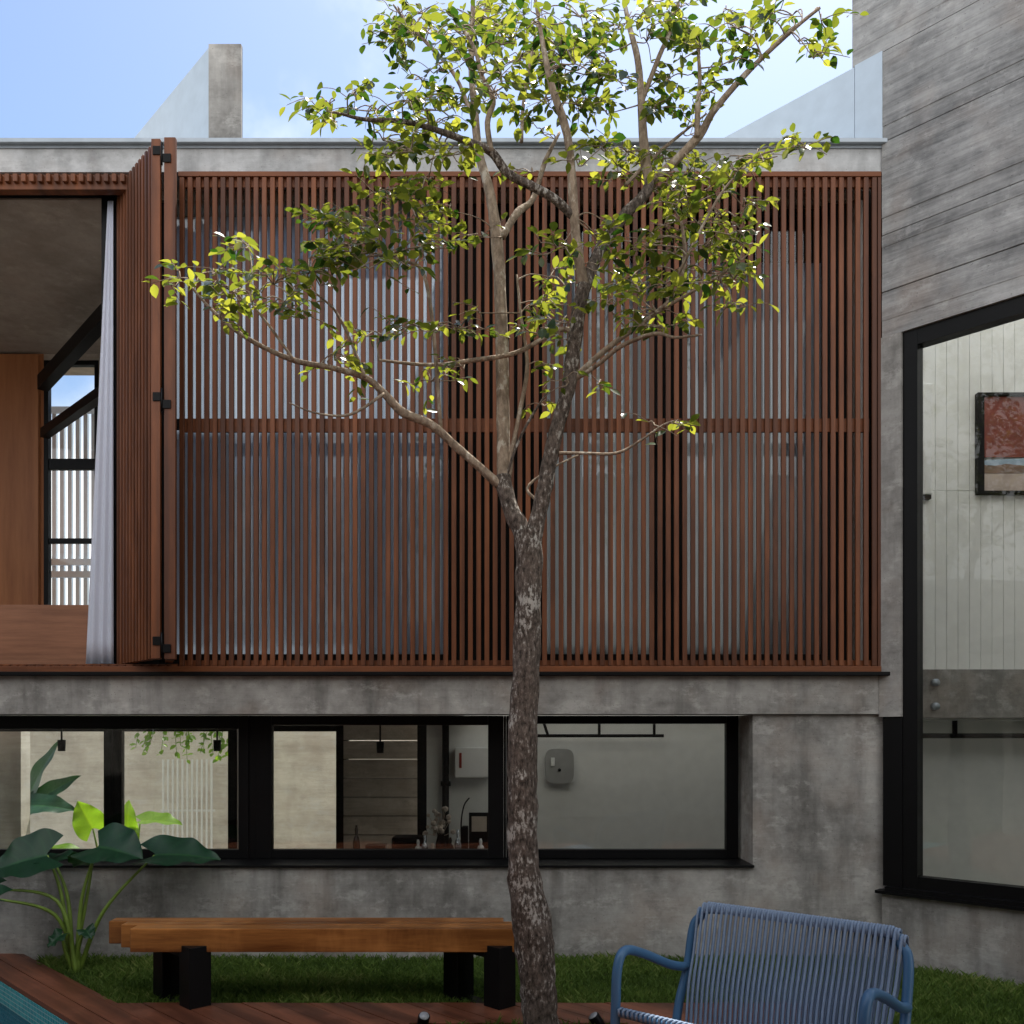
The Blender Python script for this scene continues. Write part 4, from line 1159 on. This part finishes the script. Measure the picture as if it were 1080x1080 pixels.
for px, h_, mt, lab in ((441, .17, 'whitebox', 'slim white figurine on the desk, leftmost of the small ones'), (448, .21, 'silver', 'tall silver figurine on the desk left of the flower vase'), (456, .14, 'petal', 'short cream figurine on the desk touching the vase side'),
                        (376, .30, 'bottle', 'dark brown bottle beside the dim block wall'), (483, .26, 'silver', 'tall silver bottle on the desk right of the flower vase'), (475, .19, 'blackmatte', 'squat black bottle on the desk behind the blue box'), (507, .18, 'whitebox', 'white figurine on the desk before the framed print')):
    tag(obj('bottle' if 'bottle' in lab else 'figurine', MB().lathe([(.03, 0), (.032, h_ * .5), (.024, h_ * .62), (.011, h_ * .7), (.016, h_ * .86), (.008, h_)], (PX(px, YDK - .12), YDK - .12, zdk), 14), M[mt]), lab, 'bottle' if 'bottle' in lab else 'figurine', 'small things on the desk')
tag(obj('storage_box', MB().bbox(PX(471, YDK), PX(489, YDK), YDK - .2, YDK - .05, zdk, zdk + .07, .006), M['blue']), 'small blue box on the desk beside the tall silver bottle', 'box')
tag(obj('bowl', MB().lathe([(.05, 0), (.12, .02), (.15, .07), (.145, .07), (.11, .03), (.04, .015)], (PX(428, YDK - .1), YDK - .1, zdk), 24), M['silver']), 'shallow silver bowl at the left end of the desk', 'bowl')

cr_ = MB().bbox(PX(412, YDK), PX(446, YDK), YDK + .05, YDK + .3, zdk + .001, PZ(884, YDK), .02)
tag(obj('printer', cr_, M['blackmatte']), 'low black printer on the desk behind the silver bowl', 'printer')
tag(obj('speaker', MB().bbox(PX(487, YDK), PX(493.5, YDK), YDK - .02, YDK + .12, zdk + .001, PZ(872, YDK), .008), M['blackmatte']), 'small black loudspeaker on the desk between silver bottle and framed print', 'speaker')

dl = thing('desk_lamp', 'thin bent wire desk lamp rising behind the blue box', 'lamp', (PX(486, YDK), YDK + .2, zdk))
obj('arm', MB().tube(smooth_path([(PX(486, YDK), YDK + .2, zdk), (PX(485, YDK), YDK + .2, PZ(872, YDK)), (PX(488, YDK), YDK + .2, PZ(852, YDK)), (PX(494, YDK), YDK + .2, PZ(843, YDK))], 5), .007, 6), M['blackmatte'], dl)
obj('base', MB().lathe([(.05, 0), (.05, .012), (.012, .02)], (PX(486, YDK), YDK + .2, zdk), 18), M['blackmatte'], dl)
bs = thing('book_stack', 'small stack of dark books on the desk beside the dim block wall', 'books', (PX(396, YDK), YDK, zdk))
for k, (wd_, mt) in enumerate(((.20, 'blackmatte'), (.17, 'blue'), (.18, 'bottle'))):
    obj('book', MB().bbox(PX(396, YDK) - wd_ / 2, PX(396, YDK) + wd_ / 2, YDK - .02, YDK + .13, zdk + .001 + k * .036, zdk + .035 + k * .036, .003), M[mt], bs)

# ------------------------------------------------------------------ inside the wing
pic = thing('picture', 'dark framed red picture on the white boarded wall of the wing', 'picture', (PX(1060, YI), YI, PZ(520, YI)))
x0, x1, z0, z1 = PX(1031, YI - .05), PX(1108, YI - .05), PZ(521, YI - .05), PZ(414, YI - .05)
fw = .055
obj('frame', MB().bbox(x0, x0 + fw, YI - .06, YI - .004, z0, z1, .004).bbox(x1 - fw, x1, YI - .06, YI - .004, z0, z1, .004)
    .bbox(x0 + fw, x1 - fw, YI - .059, YI - .004, z1 - fw * .5, z1, .004).bbox(x0 + fw, x1 - fw, YI - .059, YI - .004, z0, z0 + fw * .5, .004), M['blackmatte'], pic)
M['artred'] = plain('red_print', (.20, .035, .02), .35, .5, 0, .25); M['artsand'] = plain('sand_print', (.50, .40, .35), .35, .5, 0, .1); M['artblue'] = plain('blue_print', (.32, .42, .52), .35); M['artbrown'] = plain('brown_print', (.20, .12, .08), .4, .5, 0, .4)
zz = z0 + fw * .5; hh = z1 - z0 - fw
obj('print', MB().box(x0 + fw, x1 - fw, YI - .03, YI - .026, zz + hh * .36, z1 - fw * .5), M['artred'], pic)
obj('print', MB().box(x0 + fw, x1 - fw, YI - .03, YI - .026, zz, zz + hh * .2), M['artsand'], pic)
obj('print', MB().prism([(x0 + fw, YI - .03, zz + hh * .2), (x1 - fw, YI - .03, zz + hh * .2), (x1 - fw, YI - .03, zz + hh * .36), (x0 + fw, YI - .03, zz + hh * .33)], (0, .004, 0)), M['artblue'], pic)
obj('print', MB().prism([(x0 + fw, YI - .033, zz + hh * .19), (x1 - fw, YI - .033, zz + hh * .19), (x1 - fw, YI - .033, zz + hh * .25), (x0 + fw + .2, YI - .033, zz + hh * .29), (x0 + fw + .1, YI - .033, zz + hh * .27), (x0 + fw, YI - .033, zz + hh * .28)], (0, .003, 0)), M['artbrown'], pic)
wl = thing('wall_lamp', 'slim upright white lamp on the boarded wall behind the wing window', 'lamp', (PX(976, YI), YI - .03, PZ(526, YI)))
obj('shade', MB().bbox(PX(971, YI), PX(981, YI), YI - .05, YI - .004, PZ(523, YI), PZ(406, YI), .012), M['whitebox'], wl)
obj('bracket', MB().bbox(PX(970, YI), PX(979, YI), YI - .06, YI - .004, PZ(528, YI), PZ(523.5, YI), .003), M['black'], wl)
